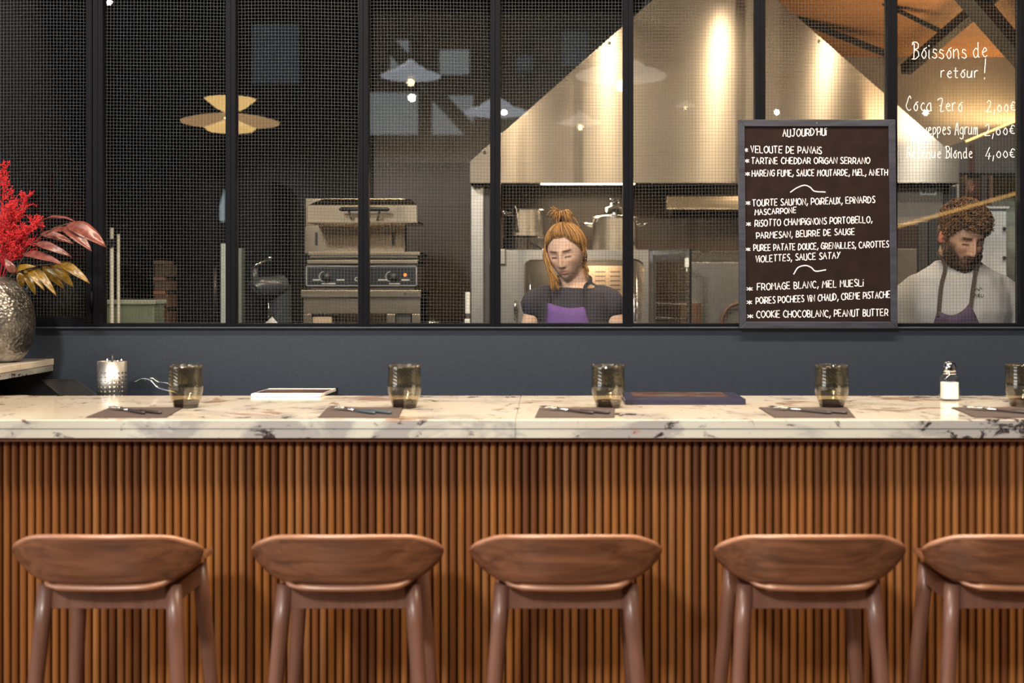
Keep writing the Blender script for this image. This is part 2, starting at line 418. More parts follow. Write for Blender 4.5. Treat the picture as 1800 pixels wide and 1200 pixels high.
# ------------------------------------------------------------------ partition glazing: eight wired-glass bays
BAR = 0.0355
mull = [165+7-240, 172, 405.5, 638.5, 870.5, 1104.5, 1336.5, 1568.5, 1802.0]
mx = [(m-VX)*(YG-0.02)/FPX for m in mull]
WB = SILL+0.004
GB = CZ-(568-VY)*(YG-0.02)/FPX                      # lower edge of the glass
def window(i, x0, x1):
    root = bpy.data.objects.new('window_%d' % i, None); C.objects.link(root); root.location = ((x0+x1)/2, YG, WB); root['kind'] = 'structure'
    h = BAR/2; fr = MB(); y0, y1 = YG-0.022, YG+0.022
    fr.box(x0, x0+h, y0, y1, WB, WT); fr.box(x1-h, x1, y0, y1, WB, WT)
    fr.box(x0+h, x1-h, y0, y1, WB, GB); fr.box(x0+h, x1-h, y0, y1, WT-0.03, WT)
    build(fr, 'window_frame', M['frame'], root, bevel=0.0015)
    a, b, lo = x0+h, x1-h, GB
    if i == 1:                                      # the left bay is a hinged sash with its own slim frame
        sf = MB(); g = 0.022; a0 = a; b0 = b-0.004
        sf.box(a0, a0+g, y0+0.006, y1-0.006, lo, WT-0.03); sf.box(b0-g, b0, y0+0.006, y1-0.006, lo, WT-0.03)
        sf.box(a0+g, b0-g, y0+0.006, y1-0.006, lo, lo+g); sf.box(a0+g, b0-g, y0+0.006, y1-0.006, WT-0.05, WT-0.03)
        s_ = build(sf, 'sash_frame', M['frame'], root, bevel=0.0015)
        hg = MB().tube([(b0+0.002, y0-0.003, lo+0.05), (b0+0.002, y0-0.003, lo+0.11)], 0.006, 8); build(hg, 'hinge', M['frame'], root, smooth=True)
        a, b, lo = a0+g, b0-g, lo+g
    build(MB().box(a, b, YG-0.002, YG+0.002, lo, WT-0.03), 'pane', M['pane'], root)
    wm = MB(); pitch = 5.85*YG/FPX; r = 0.00046
    n = int((b-a)/pitch); ph = R.uniform(0.2, 0.8)*pitch
    amp = R.uniform(0.3, 1)*0.0016; tilt = R.uniform(-0.0025, 0.0025); bow = R.uniform(-0.003, 0.003)
    def off(z, x): return amp*math.sin(z*5+i)+0.0006*math.sin(z*17+i*2)
    for k in range(n+1):
        x = a+ph+k*pitch
        if x > b-0.001: continue
        wm.tube([(min(b,max(a,x+off(lo+(WT-0.03-lo)*q/10, x))), YG+0.004, lo+(WT-0.03-lo)*q/10) for q in range(11)], r, 4, cap=False)
    m_ = int((WT-0.03-lo)/pitch)
    for k in range(m_):
        z = lo+0.004+k*pitch
        if z > WT-0.04: continue
        wm.tube([(a+(b-a)*q/6, YG+0.0045, z+tilt*(q/3-1)+bow*((q/3-1)**2-1)+0.0005*math.sin(z*9+q+i)) for q in range(7)], r, 4, cap=False)
    build(wm, 'wire_mesh', M['wire'], root, fix=False)
    return root
wins = [window(i+1, mx[i], mx[i+1]) for i in range(8)]
struct(MB().box(mx[8]-BAR/2+0.02, 5, WY, WY+0.1, WB, WT), 'wall_pier_right', M['frame'])
struct(MB().box(-5, mx[0], WY, WY+0.1, WB, WT), 'wall_pier_left', M['frame'])

# ------------------------------------------------------------------ handwriting: stroke glyphs on a 0..8 x 0..13 grid (baseline at 3)
CAPS = {'A':"03 3D 73/18 67",'B':"03 0D/~0D 4C 5A 48 08/~08 57 65 43 03",'C':"~7B 4D 1B 07 24 53 74",'D':"03 0D/~0D 4C 78 44 03",
 'E':"6D 0D 03 63/08 58",'F':"6D 0D 03/08 58",'G':"~7B 4D 1A 06 24 53 75 78/78 48",'H':"03 0D/73 7D/08 78",'I':"03 0A/0C 0D",
 'J':"~5D 56 33 04/2D 7D",'K':"03 0D/6D 08 63",'L':"0D 03 63",'M':"03 1D 48 7D 83",'N':"03 0D 73 7D",'O':"~4D 1B 08 15 43 75 88 7B 4D",
 'P':"03 0D/~0D 5C 6A 57 07",'R':"03 0D/~0D 5C 6A 57 07/37 73",'S':"~6C 3D 1B 29 57 65 43 04",'T':"3D 33/0D 7D",'U':"~0D 05 23 53 65 6D",
 'V':"0D 33 6D",'X':"03 6D/0D 63",'Y':"0D 38/6D 13",'Z':"0D 6D 03 63",',':"25 01",'\'':"1D 0B",'*':"35 3B/06 6A/0A 66",' ':""}
LOW = {'a':"~59 39 06 23 54 59/59 54 63",'c':"~58 39 16 24 43 64",'d':"~58 29 06 23 55/5D 54 63",'e':"~16 57 58 39 16 24 43 64",
 'g':"~59 29 06 24 55 59/~59 51 20 01",'h':"0D 03/~06 39 57 53 63",'i':"09 04 13/0B 0C",'l':"0D 04 13",'m':"09 03/~07 29 37 33/~37 59 67 63 73",
 'n':"09 03/~07 39 57 53 63",'o':"~39 16 15 33 54 57 39 6A",'p':"09 00/~08 39 57 34 04",'r':"09 03/~07 29 49",'s':"~58 29 17 46 54 33 04",
 't':"2C 24 33 53/09 59",'u':"~09 04 23 44 59/59 53 63",'w':"09 13 38 53 79",'!':"1F 16/13 12",
 'B':"~1E 0D/2D 23/~0C 2E 6D 6A 29/~29 68 75 43 03",'C':"~6C 4E 19 06 33 64",'Z':"~0B 1C 6C 33 73/27 57",'S':"~6B 4C 1B 28 56 44 13 04",'R':"03 0D/~0D 4D 5A 48 08/38 63",
 'A':"~03 3D 63/17 57",'0':"~39 16 15 33 54 57 39",'2':"~0B 2D 4B 37 03/03 63",'4':"4D 05 65/48 42",',':"15 00",'€':"~6A 3B 16 34 64/08 48/06 46",' ':""}
def glyph(ch, table):
    s = table.get(ch, ''); out = []
    for st in s.split('/'):
        if not st: continue
        sm = st[0] == '~'; st = st.lstrip('~')
        pts = [(int(t[0], 16), int(t[1], 16)-3) for t in st.split()]
        if not pts: continue
        if sm: pts = [(p.x, p.y) for p in smoothpts([(a, b, 0) for a, b in pts], 4)]
        out.append(pts)
    wd = max([p[0] for s_ in out for p in s_], default=4.0)
    return out, wd
def write(mb, text, table, x0, y0, x1, y1, cap, Y, wpx, depth=0.0006, jit=0.25, plane=None):
    """text from pixel (x0, y0) to (x1, y1) along its baseline, capitals cap pixels tall"""
    rr = random.Random(text); gs = []; adv = 0
    for ch in text:
        g, wd = glyph(ch, table); gs.append((g, adv)); adv += wd+(2.4 if ch != ' ' else 1.2)
    adv -= 2.4; sx = (x1-x0)/adv; sy = cap/10.0
    for g, a in gs:
        dy = rr.uniform(-jit, jit)*2; sl = rr.uniform(-0.06, 0.10)
        for st in g:
            pts = []
            for px, py in st:
                jx, jy = rr.uniform(-jit, jit), rr.uniform(-jit, jit)
                qx = x0+(a+px+jx+py*sl)*sx; t = (qx-x0)/max(1, x1-x0)
                qy = y0+(y1-y0)*t-(py+jy*0.6+dy)*sy
                pts.append(plane(qx, qy) if plane else P(qx, qy, Y))
            mb.tube(pts, wpx*0.5*Y/FPX, 6, squash=(1, depth, 1))
# drinks list on the right-hand pane
hw = MB(); YT = YG-0.003
for tx, a, b, c, d, cp in (("Boissons de",1603,104,1735,101,27),("retour",1654,136,1719,136,20),("!",1727,137,1731,137,28),
    ("Coca Zero",1593,195,1692,195,23),("2,00€",1734,196,1785,195,20),("Schweppes Agrum",1594,238,1719,236,22),("2,00€",1731,238,1784,236,20),
    ("Retenue Blonde",1594,278,1709,278,19),("4,00€",1732,278,1784,277,20)):
    write(hw, tx, LOW, a, b, c, d, cp, YT, 1.35, 0.15, 0.2)
build(hw, 'handwriting', M['chalk2'], wins[7], props={'label': 'white handwritten drinks list'}, fix=False)

# ------------------------------------------------------------------ menu blackboard standing on the ledge
BY = WY-0.020
def bpl(px, py): return P(px, py, BY-0.014)
t = thing('menu_board', P(1437, 577, BY), 'framed blackboard with the handwritten white menu of the day, on the ledge before the glass', 'menu board')
c0 = [P(1297,211,BY), P(1572,211,BY), P(1576,577,BY), P(1299,577,BY)]; tk = 12.5
c1 = [P(1308,223,BY), P(1560,223,BY), P(1564,565,BY), P(1311,565,BY)]
fr = MB()
for k in range(4):
    a, b, c, d = c0[k], c0[(k+1)%4], c1[(k+1)%4], c1[k]
    fr.prism([(q.x, q.z) for q in (a, b, c, d)], BY-0.016, BY+0.004)
build(fr, 'board_frame', M['boardframe'], t, bevel=0.0015)
build(MB().prism([(q.x, q.z) for q in c1], BY-0.008, BY+0.003), 'board_face', M['board'], t)
tx = MB(); YB = BY-0.0085
LINES = [("AUJOURD'HUI",1376,240.5,1452,237.5,13),("*",1308,269,1315,269,11),("VELOUTE DE PANAIS",1320,268,1444,270,12),
 ("*",1309,288,1317,288,11),("TARTINE CHEDDAR ORIGAN SERRANO",1321,288,1529,287.5,11),("*",1310,311,1318,311,11),
 ("HARENG FUME, SAUCE MOUTARDE, MIEL, ANETH",1322,310,1560,308,11),("*",1311,362,1319,362,11),("TOURTE SAUMON, POIREAUX, EPINARDS",1323,362.5,1538,356.5,11.5),
 ("MASCARPONE",1327,378,1399,374,10),("*",1312,399,1320,399,11),("RISOTTO CHAMPIGNONS PORTOBELLO,",1327,398,1533,391,11.5),
 ("PARMESAN, BEURRE DE SAUGE",1330,419.5,1502,412,11),("*",1311,443,1319,443,10),("PUREE PATATE DOUCE, GRENAILLES, CAROTTES",1325,441,1562,434.5,11),
 ("VIOLETTES, SAUCE SATAY",1328,461,1476,454,11.5),("*",1313,513,1323,513,11),("FROMAGE BLANC, MIEL MUESLI",1331,510,1517,502.5,12),
 ("*",1313,537,1322,537,12),("POIRES POCHEES VIN CHAUD, CREME PISTACHE",1329,534,1564,523,11.5),("*",1314,561,1324,561,11),
 ("COOKIE CHOCOBLANC, PEANUT BUTTER",1330,558.5,1561,555,12)]
for i0, i1 in ((0,1),(1,7),(7,16),(16,22)):
    tx = MB()
    for l in LINES[i0:i1]: write(tx, *l[:1], CAPS, *l[1:6], YB, 1.5, 0.15, 0.22)
    build(tx, 'handwriting', M['chalk'], t, fix=False, props={'label': 'white chalk-marker lettering'})
for sw in (((1389,338),(1401,330),(1414,325.5),(1424,329),(1432,336),(1451,337.5)), ((1395,482),(1403,470),(1416,466.5),(1426,470),(1434,476.5),(1452,474))):
    build(MB().tube(smoothpts([P(x, y, YB) for x, y in sw], 6), 0.95*YB/FPX, 6, squash=(1, 0.15, 1)), 'wavy_line', M['chalk'], t, fix=False)
build(MB().lathe([(0.002,-0.0175),(0.002,-0.015)], P(1434,217.5,BY)-Vector((0,BY,0))+Vector((0,BY,0)), 10, 'y'), 'frame_nail', M['satin'], t)

# ------------------------------------------------------------------ bar counter
CT = 1.098; CF = 3.30; CB = 4.025
def cy(py): return (CZ-CT)*FPX/(py-VY)              # depth of a point on the worktop
LX, RX = -1.75, 2.05
edge = P(0, 770, CF).z; seam = P(0, 753.5, CF).z
t = thing('marble_worktop', (0.2, 3.6, edge), 'long cream marble worktop with grey and burgundy flecks along the slatted bar', 'worktop')
xj = (906-VX)*CF/FPX
build(MB().box(LX, xj-0.0004, CF, CB, seam+0.0006, CT), 'slab', M['marble'], t, bevel=0.002)
build(MB().box(xj+0.0004, RX, CF, CB, seam+0.0006, CT), 'slab', M['marble'], t, bevel=0.002)
build(MB().box(LX, xj-0.0004, CF-0.0006, CF+0.0004, seam+0.0012, CT-0.0016), 'front_edge', M['marble_shaded_edge'], t)  # thin facing that carries the darkened edge colour
build(MB().box(xj+0.0004, RX, CF-0.0006, CF+0.0004, seam+0.0012, CT-0.0016), 'front_edge', M['marble_shaded_edge'], t)
build(MB().box(LX, xj-0.0004, CF+0.0005, CF+0.05, edge, seam-0.0004), 'edge_strip', M['marble_shaded_edge'], t, bevel=0.001)
build(MB().box(xj+0.0004, RX, CF+0.0005, CF+0.05, edge, seam-0.0004), 'edge_strip', M['marble_shaded_edge'], t, bevel=0.001)
t = thing('bar_counter', (0.2, 3.6, 0), 'bar front of vertical brown wooden slats under the marble worktop', 'bar counter')
SF = CF+0.035
build(MB().box(LX, RX, SF+0.02, CB-0.03, 0.0, edge-0.001), 'carcass', M['blackwood'], t)
build(MB().box(LX, RX, CF+0.012, SF+0.02, edge-0.010, edge-0.001), 'top_rail', M['strip'], t)
build(MB().box(LX, RX, SF+0.003, SF+0.0195, 0.0, 0.09), 'plinth', M['strip'], t)
def slats(x0, x1):
    mb = MB(); k0 = round(x0/PITCH); k1 = round(x1/PITCH); r = PITCH*0.445
    for k in range(k0, k1):
        xc = (k+0.5)*PITCH; pr = []
        for q in range(8):
            a = PI+PI*q/7
            pr.append((xc+r*math.cos(a), SF+0.0165+0.0145*math.sin(a)))
        pr += [(xc+r, SF+0.0195), (xc-r, SF+0.0195)]
        mb.prism_z(pr, 0.09, edge-0.0105)
    return mb
cuts = [LX]+[(p-VX)*SF/FPX for p in (440, 869, 1298)]+[RX]
for a, b in zip(cuts, cuts[1:]): build(slats(a, b), 'slatted_panel', M['slat'], t, smooth=False)
# lower ledge between the bar and the partition
struct(MB().box(LX, RX, CB+0.001, WY-0.006, 0.98, 1.02), 'trim_2', M['navy'])

# ------------------------------------------------------------------ marble side shelf, vase, dried flowers
SZ = CZ-(630-VY)*WY/FPX; sx1 = (96-VX)*WY/FPX
t = thing('marble_shelf', (-2.1, 3.8, SZ-0.04), 'raised marble-topped shelf at the left end of the bar, holding the vase', 'shelf')
build(MB().box(-2.6, sx1, 3.35, WY-0.006, SZ-0.021, SZ), 'shelf_slab', M['marble'], t, bevel=0.0015)
build(MB().box(-2.6, sx1-0.002, 3.35, WY-0.006, SZ-0.042, SZ-0.0215), 'edge_strip', M['marble_shaded_edge'], t, bevel=0.001)
build(MB().box(-2.6, sx1-0.17, 3.9, WY-0.006, 1.021, SZ-0.0425), 'support', M['black'], t)
vY = 4.20; vc = P(-4, 0, vY); vx = vc.x
def hammered(name):
    t_ = NT(name); v = t_.coord((1,1,1), 'obj'); vo = t_.node('ShaderNodeTexVoronoi'); t_.link(v, vo.inputs['Vector']); vo.inputs['Scale'].default_value = 95
    n = t_.noise(v, 26, 5); t_.set(t_.ramp(n, [(0.35,(0.10,0.095,0.088)),(0.7,(0.29,0.275,0.255))]), 0.33, 0.85)
    t_.bump(vo.outputs['Distance'], 0.7, 0.004); return t_.m
t = thing('vase', (vx, vY, SZ), 'round hammered silver-grey vase of red dried flowers on the marble shelf', 'vase')
H = (635-486)/FPX*vY; Rm = 0.117
prof = [(0.045,0),(0.07,0.006),(0.095,0.035),(0.112,0.08),(Rm,0.125),(0.112,0.175),(0.096,0.22),(0.070,0.258),(0.045,0.277),(0.036,H-0.003),(0.034,H)]
inn = [(0.030,H),(0.032,H-0.02),(0.06,0.24),(0.09,0.15),(0.06,0.03),(0.0,0.02)]
def smooth_prof(p): return [(max(0,q.x), q.y) for q in smoothpts([(a, b, 0) for a, b in p], 4)]
build(MB().lathe(smooth_prof(prof), (vx, vY, SZ), 48, cap=False).lathe([(0.0,0.0),(0.045,0.0)], (vx,vY,SZ), 48, cap=False), 'body', hammered('hammered_silver'), t, smooth=True)
build(MB().lathe([(0.034,H),(0.032,H+0.002),(0.030,H)]+inn[1:], (vx, vY, SZ), 32, cap=False), 'neck_lining', M['dark'], t, smooth=True)
M['red'] = plain('dyed_red_twigs', (0.45,0.010,0.016), 0.6, var=0.35, scale=80)
M['burg'] = plain('burgundy_leaf', (0.135,0.040,0.032), 0.30, var=0.4, scale=40)
M['olive'] = plain('olive_leaf', (0.15,0.085,0.009), 0.32, var=0.45, scale=40)
M['stem'] = plain('dark_stem', (0.06,0.035,0.02), 0.6)
mouth = Vector((vx, vY, SZ+H-0.06))
def plume(px, py, dY, seed, label):
    rr = random.Random(seed); tip = P(px, py, vY+dY); mb = MB()
    base = mouth+Vector((rr.uniform(-0.012,0.012), rr.uniform(-0.012,0.012), 0))
    mid = base.lerp(tip, 0.45)+Vector((0,0,0.025))
    ax = smoothpts([base, base.lerp(mid,0.5)+Vector((0,0,0.012)), mid, mid.lerp(tip,0.55)+Vector((0,0,0.006)), tip], 5)
    mb.tube(ax, [0.0016-0.0010*i/len(ax) for i in range(len(ax))], 5)
    def twig(p, d, L, lev):
        n = 4; pts = [p]; dd = d.copy()
        for i in range(n):
            dd = (dd+Vector((rr.uniform(-.35,.35), rr.uniform(-.35,.35), rr.uniform(-.2,.35)))).normalized()
            pts.append(pts[-1]+dd*L/n)
        mb.tube(pts, [0.0011, 0.0010, 0.0009, 0.0008, 0.0006], 4)
        if lev:
            for i in range(1, 5):
                for _ in range(2): twig(pts[i], (dd+Vector((rr.uniform(-1,1), rr.uniform(-1,1), rr.uniform(-.6,1)))).normalized(), L*0.42, lev-1)
        else:
            for q in (2, 4): mb.ball(pts[q], 0.0024, 0.0024, 0.0024, 5, 4)
    m = len(ax)
    for i in range(m//3, m, 1):
        d = (ax[min(i+1, m-1)]-ax[i-1]).normalized()
        f = (i-m/3)/(m*0.67)
        for _ in range(2):
            twig(ax[i], (d*0.9+Vector((rr.uniform(-1,1), rr.uniform(-1,1), rr.uniform(-.5,.7)))).normalized(), (0.050*(1-f)+0.022), 1)
    o = build(mb, 'dried_flower', M['red'], None, fix=False)
    return tag(o, label, 'dried flower', 'red dried stems in the vase')
for k, (px, py, dy, lb) in enumerate(((8,300,0.02,'tallest red dried plume standing straight up from the vase'), (46,350,-0.02,'red dried plume leaning slightly right behind the burgundy leaves'),
        (62,392,-0.05,'lowest red dried plume reaching right towards the leaves'), (20,372,-0.06,'short dense red dried plume at the front above the vase neck'), (-30,330,0.02,'red dried plume leaning left out of the vase'),
        (-70,400,-0.02,'red dried plume leaning far left beyond the vase'), (36,420,-0.03,'small red dried plume low beside the vase neck'))):
    plume(px, py, dy, k*11+3, lb)
def leaf_mesh(p0, p1, wd, up, sag=0.012, fold=0.25):
    p0, p1 = Vector(p0), Vector(p1); d = p1-p0; L = d.length; d.normalize()
    side = d.cross(Vector(up)).normalized(); nn = side.cross(d).normalized(); nu, nv = 10, 6; vs = []; fs = []
    for i in range(nu+1):
        s_ = i/nu; wv = wd*(math.sin(PI*min(1, s_**0.8))**0.8)*(1-0.15*s_)+0.0006
        c = p0+d*L*s_+nn*(sag*math.sin(PI*s_)*1.2-sag*s_)
        for j in range(nv+1):
            q = j/nv*2-1
            vs.append(c+side*wv*q+nn*(abs(q)*wv*fold+0.0015*math.sin(s_*14+q*3)))
    for i in range(nu):
        for j in range(nv): fs.append((i*(nv+1)+j, i*(nv+1)+j+1, (i+1)*(nv+1)+j+1, (i+1)*(nv+1)+j))
    return MB().add(vs, fs)
def spray(name, label, stem_pts, leaves, mat):
    t_ = thing(name, mouth, label, 'leaf branch', 'leaf sprays in the vase')
    build(MB().tube(smoothpts(stem_pts, 5), 0.0017, 6), 'stem', M['stem'], t_, smooth=True)
    for a, b, wd, up in leaves: build(leaf_mesh(a, b, wd, up), 'leaf', mat, t_, smooth=True, solid=0.0009)
q = lambda x, y, d=0.0: P(x, y, vY+d)
spray('leaf_branch', 'branch of glossy burgundy-brown leaves arching right from the vase', [mouth, q(30,470,-.02), q(60,425,-.06), q(95,402,-.09), q(118,393,-.10)],
  [(q(118,393,-.10),q(186,430,-.13),0.030,(0.1,-0.75,0.7)), (q(110,398,-.10),q(160,437,-.16),0.021,(0,-0.6,0.6)), (q(72,388,-.07),q(131,383,-.10),0.010,(0,-0.4,1)),
   (q(80,412,-.07),q(133,402,-.13),0.014,(0,-0.7,0.8)), (q(62,427,-.10),q(124,448,-.13),0.014,(0,-0.9,0.5)), (q(70,410,-.02),q(128,425,-.03),0.015,(0,-0.8,0.5)),
   (q(40,447,-.08),q(108,460,-.14),0.016,(0,-0.8,0.7)), (q(28,480,-.10),q(8,455,-.12),0.014,(0,-0.9,0.3))], M['burg'])
spray('leaf_branch', 'branch of olive-yellow leaves drooping right under the burgundy leaves', [mouth, q(25,478,-.03), q(50,468,-.07), q(80,465,-.09), q(104,461,-.10)],
  [(q(104,461,-.10),q(156,494,-.14),0.016,(0,-0.8,0.6)), (q(60,470,-.09),q(98,517,-.13),0.013,(0.3,-0.9,0.3)), (q(50,472,-.09),q(76,507,-.13),0.012,(0.2,-0.9,0.3)),
   (q(28,480,-.09),q(58,465,-.12),0.013,(0,-0.8,0.6)), (q(44,473,-.08),q(62,516,-.10),0.014,(0.3,-0.9,0.2)), (q(75,468,-.06),q(112,505,-.06),0.016,(0.3,-0.9,0.3)),
   (q(90,466,-.07),q(130,503,-.06),0.016,(0.3,-0.9,0.3)), (q(98,464,-.05),q(122,480,-.06),0.018,(0.2,-0.9,0.4)), (q(34,478,-.05),q(40,505,-.04),0.013,(0.3,-0.9,0.2))], M['olive'])

# ------------------------------------------------------------------ place settings: napkin, fork, knife, tumbler
def tumbler(x, y, label):
    t_ = thing('tumbler', (x, y, CT+0.0007), label, 'glass', 'smoked glass tumblers along the bar')
    z = CT+0.0007; Hh = 0.1205
    out = smooth_prof([(0.0355,0.010),(0.0405,0.020),(0.0465,0.042),(0.0490,0.060),(0.0482,0.072),(0.0472,0.090),(0.0468,Hh)])
    inr = [(r-0.0022, h) for r, h in reversed(out)]
    build(MB().lathe(out+[(0.0457,Hh+0.0008)]+inr, (x,y,z), 40, cap=False), 'bowl', M['tumbler'], t_, smooth=True)
    build(MB().lathe(smooth_prof([(0.0,0.0),(0.028,0.0),(0.0335,0.002),(0.0365,0.012),(0.0372,0.017),(0.034,0.021),(0.0,0.022)]), (x,y,z), 40, cap=False), 'foot', M['tumbler_base'], t_, smooth=True, props={'label': 'thick dark amber glass base'})
    return t_
def knife(x, y, ang, z, label, hm):
    t_ = thing('table_knife', (x, y, z), label, 'knife', 'knives on the napkins'); L = 0.105
    hb = MB().tube([(x,y-0.098,z+0.0045),(x,y-0.09,z+0.0045),(x,y-0.05,z+0.0048),(x,y,z+0.0045)], [0.004,0.0062,0.0058,0.0048], 10, squash=(1,1,0.7)).rot(ang, 'Z', (x,y,z))
    build(hb, 'handle', hm, t_, smooth=True)
    bl = MB().prism_z([(x-0.0045,y),(x+0.0045,y),(x+0.007,y+0.03),(x+0.008,y+0.07),(x+0.003,y+0.10),(x-0.0045,y+0.095)], z+0.0034, z+0.0050).rot(ang, 'Z', (x,y,z))
    build(bl, 'blade', M['chrome'], t_, bevel=0.0004)
def fork(x, y, ang, z, label, hm):
    t_ = thing('table_fork', (x, y, z), label, 'fork', 'forks on the napkins')
    hb = MB().tube([(x,y-0.098,z+0.0045),(x,y-0.09,z+0.0045),(x,y-0.04,z+0.0045),(x,y+0.005,z+0.0045)], [0.0038,0.0058,0.005,0.0032], 10, squash=(1,1,0.7)).rot(ang, 'Z', (x,y,z))
    build(hb, 'handle', hm, t_, smooth=True)
    hd = MB().tube([(x,y,z+0.0045),(x,y+0.03,z+0.006),(x,y+0.042,z+0.008)], [0.0032,0.0030,0.004], 8)
    hd.prism_z([(x-0.004,y+0.04),(x+0.004,y+0.04),(x+0.0115,y+0.055),(x+0.0115,y+0.066),(x-0.0115,y+0.066),(x-0.0115,y+0.055)], z+0.0072, z+0.0090)
    for k in range(4):
        xx = x-0.0095+k*0.00633
        hd.tube([(xx,y+0.064,z+0.008),(xx,y+0.085,z+0.0068),(xx,y+0.104,z+0.0095)], [0.0017,0.0015,0.0008], 6)
    build(hd.rot(ang, 'Z', (x,y,z)), 'fork_head', M['chrome'], t_, smooth=True)
NAP = [(150,292,192,322,'at the left end of the bar',327), (559,701,575,709,'in front of the pale brochure',711), (940,1080,948,1081,'behind the middle stool',1069),
       (1361,1504,1333,1489,'below the chalk menu board',1462), (1714,1862,1672,1828,'by the salt shaker at the right end',1797)]
for i, (bl, br, tl, tr, wh, gx) in enumerate(NAP):
    yb, yt = cy(734.5), cy(717)
    pt = lambda px, Y: ((px-VX)*Y/FPX, Y)
    a, b, c, d = pt(bl, yb), pt(br, yb), pt(tr, yt), pt(tl, yt)
    nm = MB(); nm.prism_z([a, b, c, d], CT+0.0002, CT+0.0016); nm.prism_z([(a[0]+0.0015,a[1]+0.002),(b[0]-0.002,b[1]+0.0015),(c[0]-0.002,c[1]-0.003),(d[0]+0.003,d[1]-0.002)], CT+0.0016, CT+0.0030)
    tag(build(nm, 'napkin', M['napkin'], None, bevel=0.0004), 'folded taupe paper napkin laid '+wh, 'napkin', 'napkins on the bar')
    cxm = (a[0]+b[0]+c[0]+d[0])/4; cym = (yb+yt)/2+0.01
    hm = M['handle_blue'] if i == 1 else M['handle']
    knife(cxm+0.012, cym-0.02, math.radians(52), CT+0.0032, 'dark-handled table knife on the napkin '+wh, hm)
    fork(cxm-0.022, cym-0.015, math.radians(44), CT+0.0032, 'dark-handled steel fork on the napkin '+wh, hm)
    gy = cy(718.5 if i < 4 else 716); gy += 0.037
    tumbler((gx-VX)*gy/FPX, gy, 'smoked amber glass tumbler beside the napkin '+wh)

# salt shaker
sy = cy(705)+0.025; sx = (1669-VX)*sy/FPX
t = thing('salt_shaker', (sx, sy, CT), 'square glass salt shaker with domed steel cap at the right end of the bar', 'salt shaker')
def rsq(h, z, rnd=0.35, n=20):
    return [(math.copysign(abs(math.cos(2*PI*k/n))**rnd, math.cos(2*PI*k/n))*h+sx, math.copysign(abs(math.sin(2*PI*k/n))**rnd, math.sin(2*PI*k/n))*h+sy, z) for k in range(n)]
def stack(rr, cap=True):
    n = len(rr[0]); vs = [p for r in rr for p in r]; fs = [(i*n+k, i*n+(k+1)%n, (i+1)*n+(k+1)%n, (i+1)*n+k) for i in range(len(rr)-1) for k in range(n)]
    if cap: fs += [tuple(range(n-1,-1,-1)), tuple((len(rr)-1)*n+k for k in range(n))]
    return MB().add(vs, fs)
build(stack([rsq(0.0255,CT+0.0005),rsq(0.0275,CT+0.006),rsq(0.0275,CT+0.060),rsq(0.026,CT+0.070,0.5),rsq(0.019,CT+0.079,0.9),rsq(0.017,CT+0.084,1)]), 'glass_body', M['clear'], t, smooth=True)
build(stack([rsq(0.0225,CT+0.006),rsq(0.0232,CT+0.010),rsq(0.0232,CT+0.056)]), 'salt', M['salt'], t, props={'label': 'white salt inside'})
build(MB().lathe(smooth_prof([(0.0195,0.080),(0.0205,0.083),(0.0195,0.087),(0.0205,0.091),(0.020,0.103),(0.015,0.114),(0.007,0.1185),(0.0,0.1195)]), (sx,sy,CT), 32, cap=False), 'cap', M['chrome'], t, smooth=True)

# menu folder and brochure
ya, yb_ = cy(711.5), cy(711.5)+0.24
x0, x1 = (1099-VX)*ya/FPX, (1311-VX)*ya/FPX
t = thing('menu_folder', ((x0+x1)/2, (ya+yb_)/2, CT), 'closed dark navy menu folder lying on the bar behind the third tumbler', 'menu folder')
M['navycover'] = plain('navy_cover', (0.022,0.022,0.055), 0.30)
M['photo'] = NT('printed_cover'); v = M['photo'].coord((9,14,9)); M['photo'].set(M['photo'].ramp(M['photo'].noise(v, 1.0, 3), [(0.35,(0.03,0.02,0.025)),(0.5,(0.12,0.05,0.025)),(0.62,(0.10,0.10,0.12))]), 0.25); M['photo'] = M['photo'].m
M['paper'] = plain('white_paper', (0.80,0.79,0.77), 0.6, var=0.03)
build(MB().box(x0, x1, ya, yb_, CT+0.0005, CT+0.005).box(x0, x1, ya, yb_, CT+0.013, CT+0.0175).box(x0, x1, ya, ya+0.006, CT+0.004, CT+0.0138), 'cover', M['navycover'], t, bevel=0.0015)
build(MB().box(x0+0.005, x1-0.005, ya+0.007, yb_-0.004, CT+0.0052, CT+0.0128), 'pages', M['paper'], t)
build(MB().box(x0+0.03, x1-0.04, ya+0.075, yb_-0.012, CT+0.0174, CT+0.0180), 'cover_picture', M['photo'], t)
yf = CB-0.05; x0, x1 = (441-VX)*yf/FPX, (533-VX)*yf/FPX; yk = yf+0.21; dx = 0.012
t = thing('brochure', ((x0+x1)/2, yf+0.1, CT), 'pale brochure with dark pictured cover lying at the rear edge of the bar', 'brochure')
def skew(mb, s): mb.v = [Vector((a.x+(a.y-yf)*s, a.y, a.z)) for a in mb.v]; return mb
build(skew(MB().box(x0, x1+0.055, yf, yk, CT+0.0006, CT+0.008), 0.06), 'pages', M['paper'], t, bevel=0.0006)
build(skew(MB().box(x0, x1+0.055, yf+0.004, yk, CT+0.008, CT+0.010), 0.06), 'cover', M['paper'], t, bevel=0.0005)
build(skew(MB().box(x0+0.004, x1+0.054, yf+0.030, yk-0.045, CT+0.0099, CT+0.0104), 0.06), 'cover_picture', M['photo'], t)
tag(build(MB().box(x0+0.01, x1+0.05, CB+0.015, WY-0.06, 1.0205, CT), 'storage_box', M['black'], None, bevel=0.002), 'black storage box on the low ledge under the brochure', 'box')

